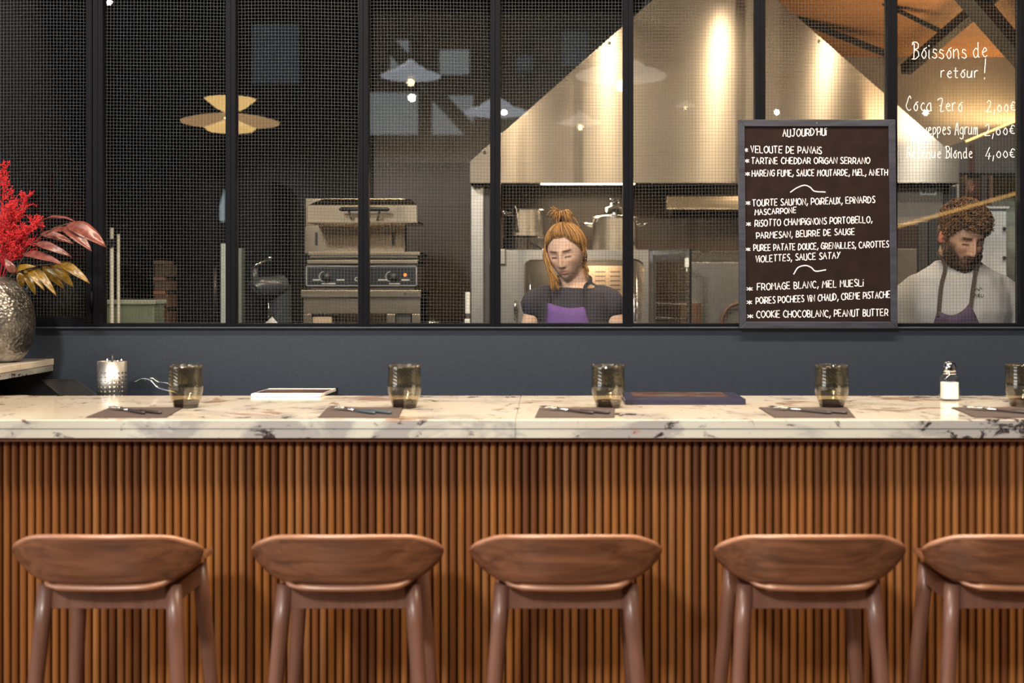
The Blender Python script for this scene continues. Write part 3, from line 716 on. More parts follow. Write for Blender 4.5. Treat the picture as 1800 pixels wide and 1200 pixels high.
# things on the low ledge at the left
cyY = 4.20; cxX = (197-VX)*cyY/FPX; zt = CZ-(634.5-VY)*cyY/FPX; LZ = 1.0205
t = thing('cutlery_holder', (cxX, cyY, LZ), 'perforated stainless steel cutlery cylinder on the ledge behind the bar', 'cutlery holder')
def perforated(name):
    t_ = NT(name); tc = t_.node('ShaderNodeTexCoord').outputs['Object']; s = t_.node('ShaderNodeSeparateXYZ'); t_.link(tc, s.inputs[0])
    ang = t_.math('MULTIPLY', t_.math('ARCTAN2', s.outputs['Y'], s.outputs['X']), 20/(2*PI)); zz = t_.math('MULTIPLY', s.outputs['Z'], 1/0.0145)
    fu = t_.math('SUBTRACT', t_.math('FRACT', ang), 0.5); fv = t_.math('SUBTRACT', t_.math('FRACT', zz), 0.5)
    d = t_.math('SQRT', t_.math('ADD', t_.math('MULTIPLY', fu, fu), t_.math('MULTIPLY', fv, fv)))
    hole = t_.math('LESS_THAN', d, 0.30)
    inz = t_.math('MULTIPLY', t_.math('GREATER_THAN', s.outputs['Z'], 0.0145), t_.math('LESS_THAN', s.outputs['Z'], 0.145))
    t_.set((0.50,0.49,0.48), 0.42, 1.0); tr = t_.node('ShaderNodeBsdfTransparent'); m_ = t_.node('ShaderNodeMixShader')
    t_.link(t_.math('MULTIPLY', hole, inz), m_.inputs[0]); t_.link(t_.b.outputs[0], m_.inputs[1]); t_.link(tr.outputs[0], m_.inputs[2]); t_.link(m_.outputs[0], t_.out.inputs['Surface'])
    return t_.m
hh = zt-LZ; rr_ = 25/FPX*cyY
build(MB().lathe([(rr_-0.002,0.001),(rr_,0.0),(rr_,hh),(rr_-0.0015,hh),(rr_-0.0015,0.004)], (cxX,cyY,LZ), 48, cap=False).lathe([(0,0.002),(rr_-0.001,0.002)], (cxX,cyY,LZ), 48, cap=False), 'cylinder', perforated('perforated_steel'), t, smooth=True)
for k, (dx, dy, hx) in enumerate(((-0.02,0.01,0.012),(0.004,-0.012,0.02),(0.024,0.012,0.010),(0.01,0.02,0.006))):
    mb = MB().tube([(cxX+dx*0.6,cyY+dy*0.5,LZ+0.005),(cxX+dx,cyY+dy,zt-0.01),(cxX+dx*1.1,cyY+dy*1.1,zt+hx)], [0.0025,0.003,0.005], 8, squash=(1,0.5,1))
    tag(build(mb, 'cutlery_piece', M['chrome'] if k != 1 else M['black'], None, smooth=True), ['steel spoon handle showing at the left of the cutlery cylinder','black-handled knife standing in the cutlery cylinder','steel fork handle at the right inside the cutlery cylinder','short steel handle at the rear inside the cutlery cylinder'][k], 'cutlery', 'cutlery in the cylinder')
a = P(72,667,4.31); b = P(132,665,4.31); c = P(170,693,4.08); d = P(105,693,4.08)
def slab4(a, b, c, d, th):
    n = (b-a).cross(d-a).normalized()*th
    return MB().add([a,b,c,d,a+n,b+n,c+n,d+n], [(0,1,2,3),(7,6,5,4),(0,4,5,1),(1,5,6,2),(2,6,7,3),(3,7,4,0)])
t = thing('tablet', d-Vector((0,0,0.05)), 'dark tablet with thin pale edge leaning beside the marble shelf', 'tablet')
ext = lambda p, q, k: p+(q-p)*k
c2, d2 = ext(b, c, 1.12), ext(a, d, 1.12); c2.z = max(c2.z, 1.022); d2.z = max(d2.z, 1.022)
build(slab4(a, b, c2, d2, 0.006), 'tablet_case', M['satin'], t, bevel=0.001)
n_ = (b-a).cross(d2-a).normalized(); off_ = n_*(-0.0008) if n_.z < 0 else n_*0.0068
ins = [p+(((a+b+c2+d2)/4)-p)*0.05+off_ for p in (a, b, c2, d2)]
build(slab4(*ins, 0.0006), 'tablet_screen', M['black'], t)
t = thing('saucer', P(12, 690, 4.16), 'white saucer half hidden under the marble shelf', 'saucer')
scx = P(12, 0, 4.16).x
build(MB().lathe(smooth_prof([(0,0.002),(0.03,0.003),(0.055,0.012),(0.072,0.020),(0.0725,0.0215),(0.055,0.015),(0.03,0.006),(0,0.005)]), (scx, 4.16, 1.060), 32, cap=False), 'plate', M['white'], t, smooth=True)
build(MB().lathe([(0.0,0),(0.036,0),(0.032,0.0415),(0,0.0415)], (scx, 4.16, 1.0205), 24, cap=False), 'foot', M['white'], t, smooth=True)
t = thing('serving_tongs', P(268, 690, 4.14), 'curved polished steel tongs behind the leftmost tumbler', 'tongs')
for s_, nm in ((0, 'tong_arm'), (1, 'tong_arm')):
    pts = [P(238,671,4.16),P(252,665,4.15),P(266,668,4.14),P(278,680,4.13),P(292,685,4.12),P(304,688,4.12),P(318,697,4.14),Vector((P(326,0,4.16).x,4.16,1.025))] if s_ == 0 else [P(256,668,4.18),P(268,664,4.18),P(280,671,4.18),P(298,674,4.17),P(312,690,4.18),P(322,700,4.18),Vector((P(330,0,4.19).x,4.19,1.025))]
    mb = MB().tube(smoothpts(pts, 5), 0.011, 12, squash=(0.25,1,0.25))
    build(mb, nm, M['chrome'], t, smooth=True)

# ------------------------------------------------------------------ bar stools
def sstep_(a, b, x):
    t_ = max(0.0, min(1.0, (x-a)/(b-a))); return t_*t_*(3-2*t_)
def make_stool(label):
    t_ = thing('bar_stool', (0, 0, 0), label, 'bar stool', 'walnut bar stools at the counter')
    # shell: rows run from the front edge of the seat, back, round the bend and up the low back
    rows = [  # y, z of the centre, half width, tip rise, tip shift in y, exponent of the rise
        (0.300,0.764,0.165,0.020,-0.020,2.6), (0.285,0.770,0.178,0.022,-0.018,2.6), (0.22,0.770,0.188,0.028,-0.006,2.6), (0.15,0.767,0.196,0.036,0.0,2.7), (0.08,0.765,0.204,0.044,0.004,2.8),
        (0.030,0.763,0.207,0.050,0.012,4.2), (0.002,0.763,0.2095,0.055,0.030,4.6), (-0.014,0.767,0.2125,0.056,0.044,4.6), (-0.024,0.779,0.2155,0.051,0.052,4.0), (-0.032,0.798,0.2185,0.038,0.058,3.4),
        (-0.038,0.822,0.2195,0.017,0.061,3.0), (-0.043,0.843,0.2165,0.001,0.060,3.2), (-0.046,0.858,0.207,-0.006,0.055,3.4), (-0.048,0.869,0.193,-0.009,0.047,3.4), (-0.049,0.877,0.174,-0.0085,0.038,3.4), (-0.0495,0.8815,0.150,-0.006,0.028,3.0)]
    nu = 20; vs = []; fs = []
    for y, z, hw_, rise, sh, ex in rows:
        for j in range(nu+1):
            u = j/nu*2-1
            vs.append((hw_*u, y+sh*abs(u)**2.4, z+rise*abs(u)**ex))
    for i in range(len(rows)-1):
        for j in range(nu): fs.append((i*(nu+1)+j, i*(nu+1)+j+1, (i+1)*(nu+1)+j+1, (i+1)*(nu+1)+j))
    o = build(MB().add(vs, fs), 'seat_shell', M['walnut'], t_, smooth=True)
    m = o.modifiers.new('solid', 'SOLIDIFY'); m.thickness = 0.012; m.offset = 0
    m = o.modifiers.new('bevel', 'BEVEL'); m.width = 0.004; m.segments = 2; m.limit_method = 'ANGLE'; m.angle_limit = 0.9
    m = o.modifiers.new('sub', 'SUBSURF'); m.levels = 1; m.render_levels = 1
    rim = []                                        # tube added for the bright edge highlight, from tip to tip over the top
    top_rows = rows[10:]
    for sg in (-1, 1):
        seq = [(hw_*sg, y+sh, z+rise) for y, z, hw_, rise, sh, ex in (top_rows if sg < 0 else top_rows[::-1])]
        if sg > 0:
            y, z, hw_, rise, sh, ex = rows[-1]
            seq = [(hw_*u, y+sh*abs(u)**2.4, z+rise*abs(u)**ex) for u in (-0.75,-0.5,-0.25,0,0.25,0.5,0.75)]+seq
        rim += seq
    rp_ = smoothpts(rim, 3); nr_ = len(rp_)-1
    build(MB().tube(rp_, [0.0025+0.0047*sstep_(0, 0.16, min(q_, nr_-q_)/nr_) for q_ in range(nr_+1)], 10), 'seat_edge', M['walnut_lit_edge'], t_, smooth=True, props={'label': 'rounded upper edge of the backrest, lightened as if lit'})
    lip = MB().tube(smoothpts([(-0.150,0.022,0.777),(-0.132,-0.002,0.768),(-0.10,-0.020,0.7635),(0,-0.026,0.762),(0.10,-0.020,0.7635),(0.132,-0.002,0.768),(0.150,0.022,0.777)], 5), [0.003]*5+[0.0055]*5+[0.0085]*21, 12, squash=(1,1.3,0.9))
    build(lip, 'seat_rim', M['walnut_lit_edge'], t_, smooth=True)
    zt_ = 0.757
    for sx_, sy_ in ((-1,0), (1,0), (-1,1), (1,1)):
        top = Vector((sx_*0.147, 0.035 if sy_ == 0 else 0.245, zt_)); bot = Vector((sx_*0.205, -0.035 if sy_ == 0 else 0.315, 0))
        n = 8; pts = [top.lerp(bot, k/n) for k in range(n+1)]
        build(MB().tube(pts, [0.0195-0.006*k/n if k else 0.019 for k in range(n+1)], 16), 'leg', M['walnut_leg'], t_, smooth=True)
    build(MB().box(-0.14, 0.14, 0.027, 0.047, 0.702, 0.7575), 'apron', M['walnut_leg'], t_, bevel=0.002, props={'label': 'rear seat rail'})
    build(MB().box(-0.14, 0.14, 0.235, 0.255, 0.708, 0.757), 'apron', M['walnut_leg'], t_, bevel=0.002, props={'label': 'front seat rail'})
    for s_ in (-1, 1): build(MB().box(s_*0.147-0.009, s_*0.147+0.009, 0.045, 0.237, 0.712, 0.757), 'apron', M['walnut_leg'], t_, bevel=0.002)
    for (ya_, yb2, za) in ((0.292,0.292,0.28), (-0.012,-0.012,0.28)):
        k = (zt_-za)/zt_; xx = 0.147+0.058*k
        build(MB().tube([(-xx,ya_,za),(xx,yb2,za)], 0.011, 12), 'footrest_bar', M['walnut_leg'], t_, smooth=True)
    return t_
STX = [(184,'leftmost of the five walnut bar stools, under the vase end of the bar',-0.5), (609,'second walnut bar stool from the left, below the pale brochure',0.6),
       (995,'middle walnut bar stool, below the woman behind the glass',0.2), (1427,'walnut bar stool below the chalk menu board',0.3), (1796,'rightmost walnut bar stool, cut off by the edge of the photo',-0.8)]
SY = 2.90
st0 = make_stool(STX[0][1])
for i, (px, lb, an) in enumerate(STX):
    o = st0 if i == 0 else copy_tree(st0)
    o['label'] = lb; o.location = ((px-VX)*SY/FPX, SY, 0); o.rotation_euler.z = math.radians(an)

# ------------------------------------------------------------------ kitchen behind the glass
HY = 6.3
def px2(pts, Y): return [(P(a, b, Y).x, P(a, b, Y).z) for a, b in pts]
t = thing('range_hood', P(1256, 321, HY), 'large brushed-steel canopy hood with sloping sides over the cooking line', 'range hood')
apx = [(826,321.5),(826,284),(1178,-28),(1336,-28),(1686,280),(1686,321.5)]
build(MB().prism(px2(apx, HY), HY, HY+0.012), 'front_panel', M['hood'], t, bevel=0.001)
p2 = px2(apx, HY); hd = MB()
for k in range(len(p2)-1):
    (xa, za), (xb, zb) = p2[k], p2[k+1]
    if k in (2,): continue
    hd.add([(xa,HY+0.012,za),(xb,HY+0.012,zb),(xb,KB-0.002,zb),(xa,KB-0.002,za),(xa,HY+0.012,za-0.004),(xb,HY+0.012,zb-0.004),(xb,KB-0.002,zb-0.004),(xa,KB-0.002,za-0.004)],
           [(0,1,2,3),(7,6,5,4),(0,4,5,1),(1,5,6,2),(2,6,7,3),(3,7,4,0)])
build(hd, 'side_panels', M['satin'], t)
zb_ = p2[0][1]
flt = MB(); xa, xb = p2[0][0], p2[-1][0]; nf = 5
for k in range(nf):
    a = xa+0.03+(xb-xa-0.06)*k/nf; b = xa+0.03+(xb-xa-0.06)*(k+1)/nf-0.01
    for s_ in range(12): flt.box(a, b, HY+0.08+s_*0.068, HY+0.125+s_*0.068, zb_+0.06, zb_+0.075)
build(flt, 'grease_filters', M['satin'], t)
for a, b in ((852,268),(1071,76),(1440,73)):
    c = P(a, b, HY); build(MB().lathe([(0.0,-0.006),(0.005,-0.005),(0.009,0.0)], c, 12, 'y', cap=False), 'bolt', M['chrome'], t, smooth=True)
hood_led = emis('hood_lamp_glow', (1.0,0.72,0.42), 6.0)
for a, b in ((xa+0.35, xa+0.85), (xb-0.95, xb-0.45)):
    build(MB().box(a, b, HY+0.42, HY+0.50, zb_+0.030, zb_+0.045), 'hood_lamp', hood_led, t)
    area('hood_light', ((a+b)/2, HY+0.46, zb_+0.025), ((a+b)/2, HY+0.40, 0), 0.5, 0.08, 9, WARM)

# steel prep counter just behind the partition, cooking-line counters behind
def counter(name, x0, x1, y0, y1, z, label):
    t_ = thing(name, ((x0+x1)/2, (y0+y1)/2, 0), label, 'counter')
    build(MB().box(x0, x1, y0, y1, z-0.04, z), 'counter_top', M['satin'], t_, bevel=0.003)
    build(MB().box(x0+0.02, x1-0.02, y0+0.03, y1-0.002, 0.12, z-0.0405), 'cabinet', M['satin'], t_)
    build(MB().box(x0+0.05, x1-0.05, y0+0.09, y1-0.03, 0.001, 0.1195), 'plinth', M['black'], t_)
counter('prep_counter', -2.6, 0.40, WY+0.13, WY+0.38, 0.90, 'steel prep counter behind the partition where the woman works')
counter('prep_counter', 0.45, 2.35, WY+0.13, WY+0.27, 0.90, 'steel prep counter behind the partition where the bearded man works')

# combi oven with its glass door swung open
OY = 6.35; o_ = lambda px, py, d=0: P(px, py, OY+d)
xl, xr = o_(864,0).x, o_(1140,0).x; zt0 = o_(0,439).z; zb0 = 0.95
t = thing('combi_oven', ((xl+xr)/2, OY+0.35, 0.901), 'stainless combi oven behind the woman with its glass door open and wire rack rails inside', 'oven')
cl, cr = o_(921,0).x, o_(1132,0).x; ct = o_(0,456).z; yb9 = OY+0.68
def rounded_open(x0, x1, z0, z1, r, n=6):
    pts = [(x0, z0)]
    for k in range(n+1): a = PI-PI/2*k/n; pts.append((x0+r+r*math.cos(a), z1-r+r*math.sin(a)))
    for k in range(n+1): a = PI/2-PI/2*k/n; pts.append((x1-r+r*math.cos(a), z1-r+r*math.sin(a)))
    pts.append((x1, z0)); return pts
inner = rounded_open(cl, cr, 1.0, ct, 0.04)
outer = [(xl,1.0)]+[(xl+(xr-xl)*k/13, zt0) for k in range(14)]+[(xr,1.0)]
face = MB()
for k in range(len(inner)-1): face.prism([inner[k], inner[k+1], outer[k+1], outer[k]], OY, OY+0.02)
face.box(xl, xr, OY, OY+0.02, zb0, 1.0)
build(face, 'front_frame', M['satin'], t)
build(MB().box(xl, cl-0.001, OY+0.0201, yb9, zb0, zt0).box(cr+0.001, xr, OY+0.0201, yb9, zb0, zt0).box(cl-0.001, cr+0.001, OY+0.0201, yb9, ct+0.002, zt0).box(cl-0.001, cr+0.001, OY+0.0201, yb9, zb0, 0.999), 'body', M['satin'], t)
M['ovenin'] = plain('oven_interior_steel', (0.42,0.32,0.24), 0.35, 0.7)
build(MB().box(cl-0.001, cr+0.001, yb9-0.16, yb9, 0.999, ct+0.002), 'rear_wall', M['darksteel'], t)
fan = MB().box(o_(1000,0).x, cr-0.07, yb9-0.2, yb9-0.162, 1.02, ct-0.02)
build(fan, 'fan_cover', M['ovenin'], t, bevel=0.004)
area('oven_lamp', ((cl+cr)/2, OY+0.12, ct-0.004), ((cl+cr)/2+0.1, yb9-0.2, ct-0.25), 0.4, 0.04, 3.0, WARM)
slots = MB()
for k in range(7):
    z = ct-0.06-k*0.024
    for a in (1046, 1072): slots.box(o_(a,0,.5).x, o_(a+18,0,.5).x, yb9-0.2025, yb9-0.1995, z, z+0.006)
build(slots, 'vent_slots', M['black'], t)
for s_, xx in ((1, cl+0.03), (-1, cr-0.03)):
    rails = MB()
    for yy in (OY+0.06, OY+0.30): rails.tube([(xx,yy,1.0),(xx,yy,ct-0.06)], 0.0035, 6)
    for k in range(6):
        z = 1.04+k*0.068
        for dz in (0, 0.016): rails.tube([(xx-0.012*s_,OY+0.04,z+dz),(xx+0.03*s_,OY+0.04,z+dz),(xx+0.03*s_,OY+0.42,z+dz)], 0.003, 6)
    build(rails, 'rack_rail', M['chrome'], t, smooth=True)
hx = o_(906,0).x
build(MB().tube([(hx,OY-0.03,o_(0,562).z),(hx,OY-0.035,o_(0,540).z),(hx,OY-0.03,o_(0,527).z)], [0.006,0.008,0.006], 10).tube([(hx,OY-0.03,o_(0,528).z),(hx,OY+0.002,o_(0,528).z)], 0.006, 8).tube([(hx,OY-0.03,o_(0,556).z),(hx,OY+0.002,o_(0,556).z)], 0.006, 8), 'latch', M['chrome'], t, smooth=True)
build(MB().box(o_(861,0).x, o_(889,0).x, OY-0.03, OY-0.001, o_(0,465).z, o_(0,438).z), 'control_box', M['satin'], t, bevel=0.004)
dx0, dx1 = o_(1141,0).x, o_(1197,0).x; D = OY-0.05
door = MB()
dz0, dz1 = 0.98, o_(0,441).z
def slant(x): return OY-0.02-(x-dx0)*2.2
door.prism_z([(dx0,OY-0.03),(dx0+0.014,OY-0.06),(dx0+0.024,OY-0.056),(dx0+0.010,OY-0.022)], dz0, dz1)
door.prism_z([(dx1-0.012,slant(dx1)+0.03),(dx1,slant(dx1)),(dx1+0.012,slant(dx1)+0.008),(dx1,slant(dx1)+0.036)], dz0, dz1)
for z0_, z1_ in ((dz0, dz0+0.03), (dz1-0.022, dz1)):
    door.prism_z([(dx0+0.016,OY-0.058),(dx1-0.006,slant(dx1)+0.008),(dx1+0.004,slant(dx1)+0.02),(dx0+0.024,OY-0.044)], z0_, z1_)
dr = build(door, 'door', M['satin'], t)
build(MB().prism_z([(dx0+0.018,OY-0.052),(dx1-0.004,slant(dx1)+0.014),(dx1-0.001,slant(dx1)+0.019),(dx0+0.021,OY-0.047)], dz0+0.03, dz1-0.022), 'door_glass', M['clear'], dr)
build(MB().box(dx1-0.022, dx1-0.004, slant(dx1)-0.02, slant(dx1)+0.006, o_(0,471).z, o_(0,456).z).tube([(dx1-0.013,slant(dx1)-0.012,o_(0,470).z),(dx1-0.013,slant(dx1)-0.012,o_(0,478).z)], 0.004, 8), 'door_latch', M['white'], dr)
dl = MB()
for z in (533, 557, 560): dl.tube([(dx0+0.03,OY-0.075,o_(0,z).z),(dx1-0.01,slant(dx1)+0.006,o_(0,z).z)], 0.0025, 6)
build(dl, 'door_bars', M['chrome'], dr)
t2 = thing('oven_stand', ((xl+xr)/2, OY+0.35, 0), 'steel stand under the combi oven', 'stand')
build(MB().box(xl, xr, OY+0.01, OY+0.68, 0.86, 0.949), 'shelf', M['satin'], t2)
for a in (xl+0.03, xr-0.03):
    for b in (OY+0.05, OY+0.64): build(MB().box(a-0.02, a+0.02, b-0.02, b+0.02, 0, 0.86), 'leg', M['satin'], t2)

# pots on the oven
def pot(name, cx, yy, z0, r, h, label, cat, mat=None, handles=True, thick=0.004, rotz=0):
    t_ = thing(name, (cx, yy, z0), label, cat)
    build(MB().lathe([(r-0.006,0),(r,0.006),(r,h-0.006),(r+0.004,h-0.003),(r+0.003,h),(r-thick,h),(r-thick,0.008),(0,0.008)], (cx,yy,z0), 48, cap=False).lathe([(0,0),(r-0.006,0)], (cx,yy,z0), 48, cap=False), 'body', mat or M['potsteel'], t_, smooth=True)
    return t_
M['potsteel'] = brushed('pot_steel', (0.66,0.64,0.61), 0.22, 0.7, (0,0,1), 0.25, (60,60,0.6))
PY = OY+0.30; p_ = lambda px, py, d=0: P(px, py, PY+d)
z0 = zt0+0.0005; cxa = p_(921,0).x; ra = 36/FPX*PY
hF = p_(0,417).z-z0
t = pot('frying_pan', cxa, PY, z0, ra*1.03, hF-0.003, 'wide dark frying pan on the oven under the short saucepan', 'pan', M['darksteel'])
build(MB().tube(smoothpts([(cxa+0.03,PY-ra+0.004,z0+hF*0.6),(cxa+0.045,PY-ra-0.06,z0+hF*0.5),(cxa+0.085,PY-ra-0.13,z0+hF*0.15),(cxa+0.10,PY-ra-0.16,z0)], 5), 0.006, 8), 'handle', M['chrome'], t, smooth=True)
z1 = z0+hF
t = pot('saucepan', cxa, PY, z1, ra, p_(0,369).z-z1, 'short polished steel saucepan stacked on the frying pan', 'pan')
build(MB().tube(smoothpts([(cxa-0.035,PY-ra+0.002,p_(0,376).z),(cxa-0.05,PY-ra-0.05,p_(0,366).z),(cxa-0.04,PY-ra-0.12,p_(0,378).z),(cxa-0.028,PY-ra-0.20,p_(0,412).z)], 5), [0.010]*16, 10, squash=(1.0,0.6,0.6)), 'handle', M['black'], t, smooth=True)
build(MB().tube(smoothpts([(cxa-0.07,PY-ra*0.72,p_(0,376).z),(cxa-0.11,PY-ra-0.01,p_(0,374).z),(cxa-0.085,PY-ra-0.02,p_(0,380).z),(cxa-0.04,PY-ra+0.0,p_(0,379).z)], 5), 0.006, 8), 'side_handle', M['chrome'], t, smooth=True)
cxb = p_(1081,0).x; rb = 39/FPX*PY; hB = p_(0,383).z-z0
t = pot('stockpot', cxb, PY, z0, rb, hB, 'tall steel stockpot on the oven to the right of the woman', 'pot')
for s_ in (-1, 1):
    zh = p_(0,396).z
    mb = MB().tube(smoothpts([(cxb+s_*(rb-0.002),PY-0.05,zh),(cxb+s_*(rb+0.03),PY-0.045,zh+0.004),(cxb+s_*(rb+0.048),PY,zh+0.010),(cxb+s_*(rb+0.03),PY+0.045,zh+0.004),(cxb+s_*(rb-0.002),PY+0.05,zh)], 5), 0.0065, 10)
    build(mb, 'handle', M['chrome'], t, smooth=True)
z2 = z0+hB+0.0006
t = thing('bain_marie_pot', (cxb, PY, z2), 'small steel pot with clear lid stacked on top of the tall stockpot', 'pot')
build(MB().lathe([(rb+0.002,0),(rb+0.002,0.004),(rb*0.7,0.012),(0.0,0.014)], (cxb,PY,z2), 40, cap=False).lathe([(0,0),(rb+0.002,0)], (cxb,PY,z2), 40, cap=False), 'lid', M['potsteel'], t, smooth=True)
rc = 19/FPX*PY
build(MB().lathe([(rc,0.012),(rc,p_(0,366).z-z2),(rc*0.45,p_(0,362).z-z2),(rc*0.4,p_(0,351).z-z2),(rc*0.5,p_(0,349.5).z-z2),(0,p_(0,349).z-z2)], (cxb,PY,z2), 32, cap=False), 'body', M['chrome'], t, smooth=True)

# steel column left of the oven, wall shelf, fryer, side cabinet
t = thing('steel_column', P(842, 0, 6.45).xy.to_3d(), 'pale steel column under the left end of the hood', 'column')
ca, cb = P(828,0,6.45).x, P(860,0,6.45).x
build(MB().box(ca, cb-0.03, 6.45, 6.53, 0, zb_-0.004), 'front_plate', M['satin'], t, bevel=0.002)
build(MB().box(cb-0.03, cb, 6.47, 6.53, 0, zb_-0.004), 'side_plate', M['darksteel'], t)
t = thing('wall_shelf', P(1360, 368, KB-0.1), 'narrow steel wall shelf under the hood behind the menu board', 'shelf')
a = P(1172,368,7.0); b = P(1560,345,7.0)
build(MB().box(a.x, b.x, 7.0, 7.004, a.z, b.z).box(a.x, b.x, 7.004, KB-0.001, b.z-0.004, b.z), 'shelf_panel', brushed('shelf_steel', (0.68,0.58,0.44), 0.3, 0.8), t, bevel=0.0008)
for xx in (a.x+0.05, b.x-0.05): build(MB().prism_x([(7.005,b.z-0.005),(KB-0.001,b.z-0.005),(KB-0.001,b.z-0.10)], xx-0.004, xx+0.004), 'bracket', M['satin'], t)
FY = 6.35; f_ = lambda px, py: P(px, py, FY)
t = thing('griddle_station', f_(1390, 570)*Vector((1,1,0)), 'steel griddle cabinet with notched splashback to the right of the oven', 'griddle')
xg0, xg1 = f_(1209,0).x, f_(1566,0).x
nz = f_(0,441).z; nl, nr = f_(1230,0).x, f_(1250,0).x
pts = [(xg0,f_(0,460).z),(xg1,f_(0,460).z),(xg1,nz),(nr+0.006,nz)]+[((nl+nr)/2+(nr-nl)/2*math.cos(a), nz-0.016*math.sin(a)) for a in (PI*0.12,PI*0.3,PI*0.5,PI*0.7,PI*0.88)]+[(nl-0.006,nz),(xg0,nz)]
build(MB().prism(pts, FY, FY+0.02), 'splashback', brushed('griddle_steel', (0.70,0.60,0.46), 0.28, 0.8), t, bevel=0.001)
build(MB().box(xg0, xg1, FY+0.0, FY+0.5, 0.1, f_(0,461).z), 'cabinet', M['satin'], t, bevel=0.002)
build(MB().box(f_(1192,0).x, f_(1228,0).x, FY-0.12, FY-0.002, 0.5, f_(0,532).z).box(f_(1192,0).x, f_(1207,0).x, FY-0.1, FY-0.002, f_(0,532).z, f_(0,531).z), 'side_box', plain('copper_brown_panel', (0.14,0.075,0.045), 0.4, 0.3), t)
build(MB().tube(smoothpts([f_(1265,572)+Vector((0,-0.05,0)), f_(1268,556)+Vector((0,-0.05,0)), f_(1277,541)+Vector((0,-0.05,0)), f_(1290,534)+Vector((0,-0.05,0)), f_(1305,533)+Vector((0,-0.05,0)), f_(1322,545)+Vector((0,-0.03,0)), f_(1326,572)+Vector((0,-0.02,0))], 5), 0.010, 10), 'hose', plain('brown_hose', (0.10,0.045,0.025), 0.4), t, smooth=True)
for a in (xg0+0.05, xg1-0.05): build(MB().box(a-0.02, a+0.02, FY+0.05, FY+0.09, 0, 0.1), 'leg', M['satin'], t)
GY = 6.42; g_ = lambda px, py: P(px, py, GY)
t = thing('extractor_cabinet', g_(1632, 570)*Vector((1,1,0)), 'beige-grey steel cabinet with white label plate under the right end of the hood', 'cabinet')
build(MB().box(g_(1574,0).x, g_(1658,0).x, GY, GY+0.5, 0.95, g_(0,327).z), 'cabinet_body', plain('beige_grey_steel', (0.36,0.31,0.26), 0.35, 0.3), t, bevel=0.003)
build(MB().box(g_(1662,0).x, g_(1685,0).x, GY+0.02, GY+0.5, 0.95, g_(0,327).z), 'side_panel', M['darksteel'], t, bevel=0.003)
lp = build(MB().box(g_(1617,0).x, g_(1646,0).x, GY-0.003, GY-0.0002, g_(0,343).z, g_(0,332).z), 'label_plate', M['white'], t)
mk = MB(); 
for k, (a, b) in enumerate(((1621,1625),(1627,1630),(1631,1634),(1635,1638),(1639,1642))): mk.box(g_(a,0).x, g_(b,0).x, GY-0.004, GY-0.003, g_(0,340).z, g_(0,336 if k else 335).z)
build(mk, 'label_marks', M['darksteel'], lp)
build(MB().box(g_(1574,0).x, g_(1685,0).x, GY+0.02, GY+0.5, 0.0, 0.949), 'base_cabinet', M['darksteel'], t)
QY = 6.0; q_ = lambda px, py: P(px, py, QY)
t = thing('fryer_bank', q_(1618, 570)*Vector((1,1,0)), 'dark stepped appliance bank standing behind the left shoulder of the bearded man', 'appliance')
build(MB().box(q_(1574,0).x, q_(1613,0).x, QY, QY+0.33, 0, q_(0,394).z), 'tall_unit', plain('dark_brown_steel', (0.060,0.040,0.032), 0.4, 0.4), t, bevel=0.004)
build(MB().box(q_(1614,0).x, q_(1634,0).x, QY+0.02, QY+0.33, 0, q_(0,388).z), 'middle_unit', M['darksteel'], t, bevel=0.004)
build(MB().box(q_(1635,0).x, q_(1660,0).x, QY+0.01, QY+0.33, 0, q_(0,382).z), 'end_unit', M['dark'], t, bevel=0.004)
build(MB().box(q_(1574,0).x, q_(1611,0).x, QY-0.012, QY-0.0005, 0.6, q_(0,437).z), 'door', plain('steel_door_panel', (0.22,0.18,0.15), 0.35, 0.5), t, bevel=0.003)

# right end: white cabinet, utensil box, bulkhead with warm strip light
CY_ = 6.55; c_ = lambda px, py: P(px, py, CY_)
t = thing('white_cupboard', c_(1735, 570)*Vector((1,1,0)), 'tall white cupboard with two small black knobs behind the bearded man', 'cupboard')
build(MB().box(c_(1700,0).x, c_(1771,0).x, CY_+0.02, CY_+0.55, 0, c_(0,367).z), 'cupboard_body', M['white'], t)
build(MB().box(c_(1698,0).x, c_(1773,0).x, CY_-0.015, CY_+0.56, c_(0,367).z, c_(0,363).z), 'cupboard_top', M['white'], t, bevel=0.002)
d_ = build(MB().box(c_(1703,0).x, c_(1769,0).x, CY_, CY_+0.0195, 0.6, c_(0,371).z), 'door', M['white'], t, bevel=0.002)
for yy in (402, 453): build(MB().lathe([(0.004,0.0),(0.004,-0.012),(0.010,-0.018),(0.008,-0.026),(0,-0.027)], c_(1763,yy), 14, 'y', cap=False), 'knob', M['black'], d_, smooth=True)
t = thing('utensil_crate', c_(1722, 363), 'dark crate of copper-coloured whisks on top of the white cupboard', 'crate')
ux0, ux1, uz0, uz1 = c_(1699,0).x, c_(1747,0).x, c_(0,362.8).z, c_(0,307).z
build(MB().box(ux0, ux1, CY_+0.30, CY_+0.32, uz0, uz1).box(ux0, ux0+0.01, CY_+0.02, CY_+0.30, uz0, uz1).box(ux1-0.01, ux1, CY_+0.02, CY_+0.30, uz0, uz1).box(ux0, ux1, CY_+0.02, CY_+0.30, uz0, uz0+0.01), 'crate_box', plain('crate_brown', (0.16,0.10,0.075), 0.5), t)
build(MB().box(ux1-0.055, ux1-0.025, CY_+0.03, CY_+0.05, uz0+0.010, uz1), 'post', M['darksteel'], t)
M['copper'] = plain('copper_wire', (0.62,0.22,0.10), 0.3, 0.8)
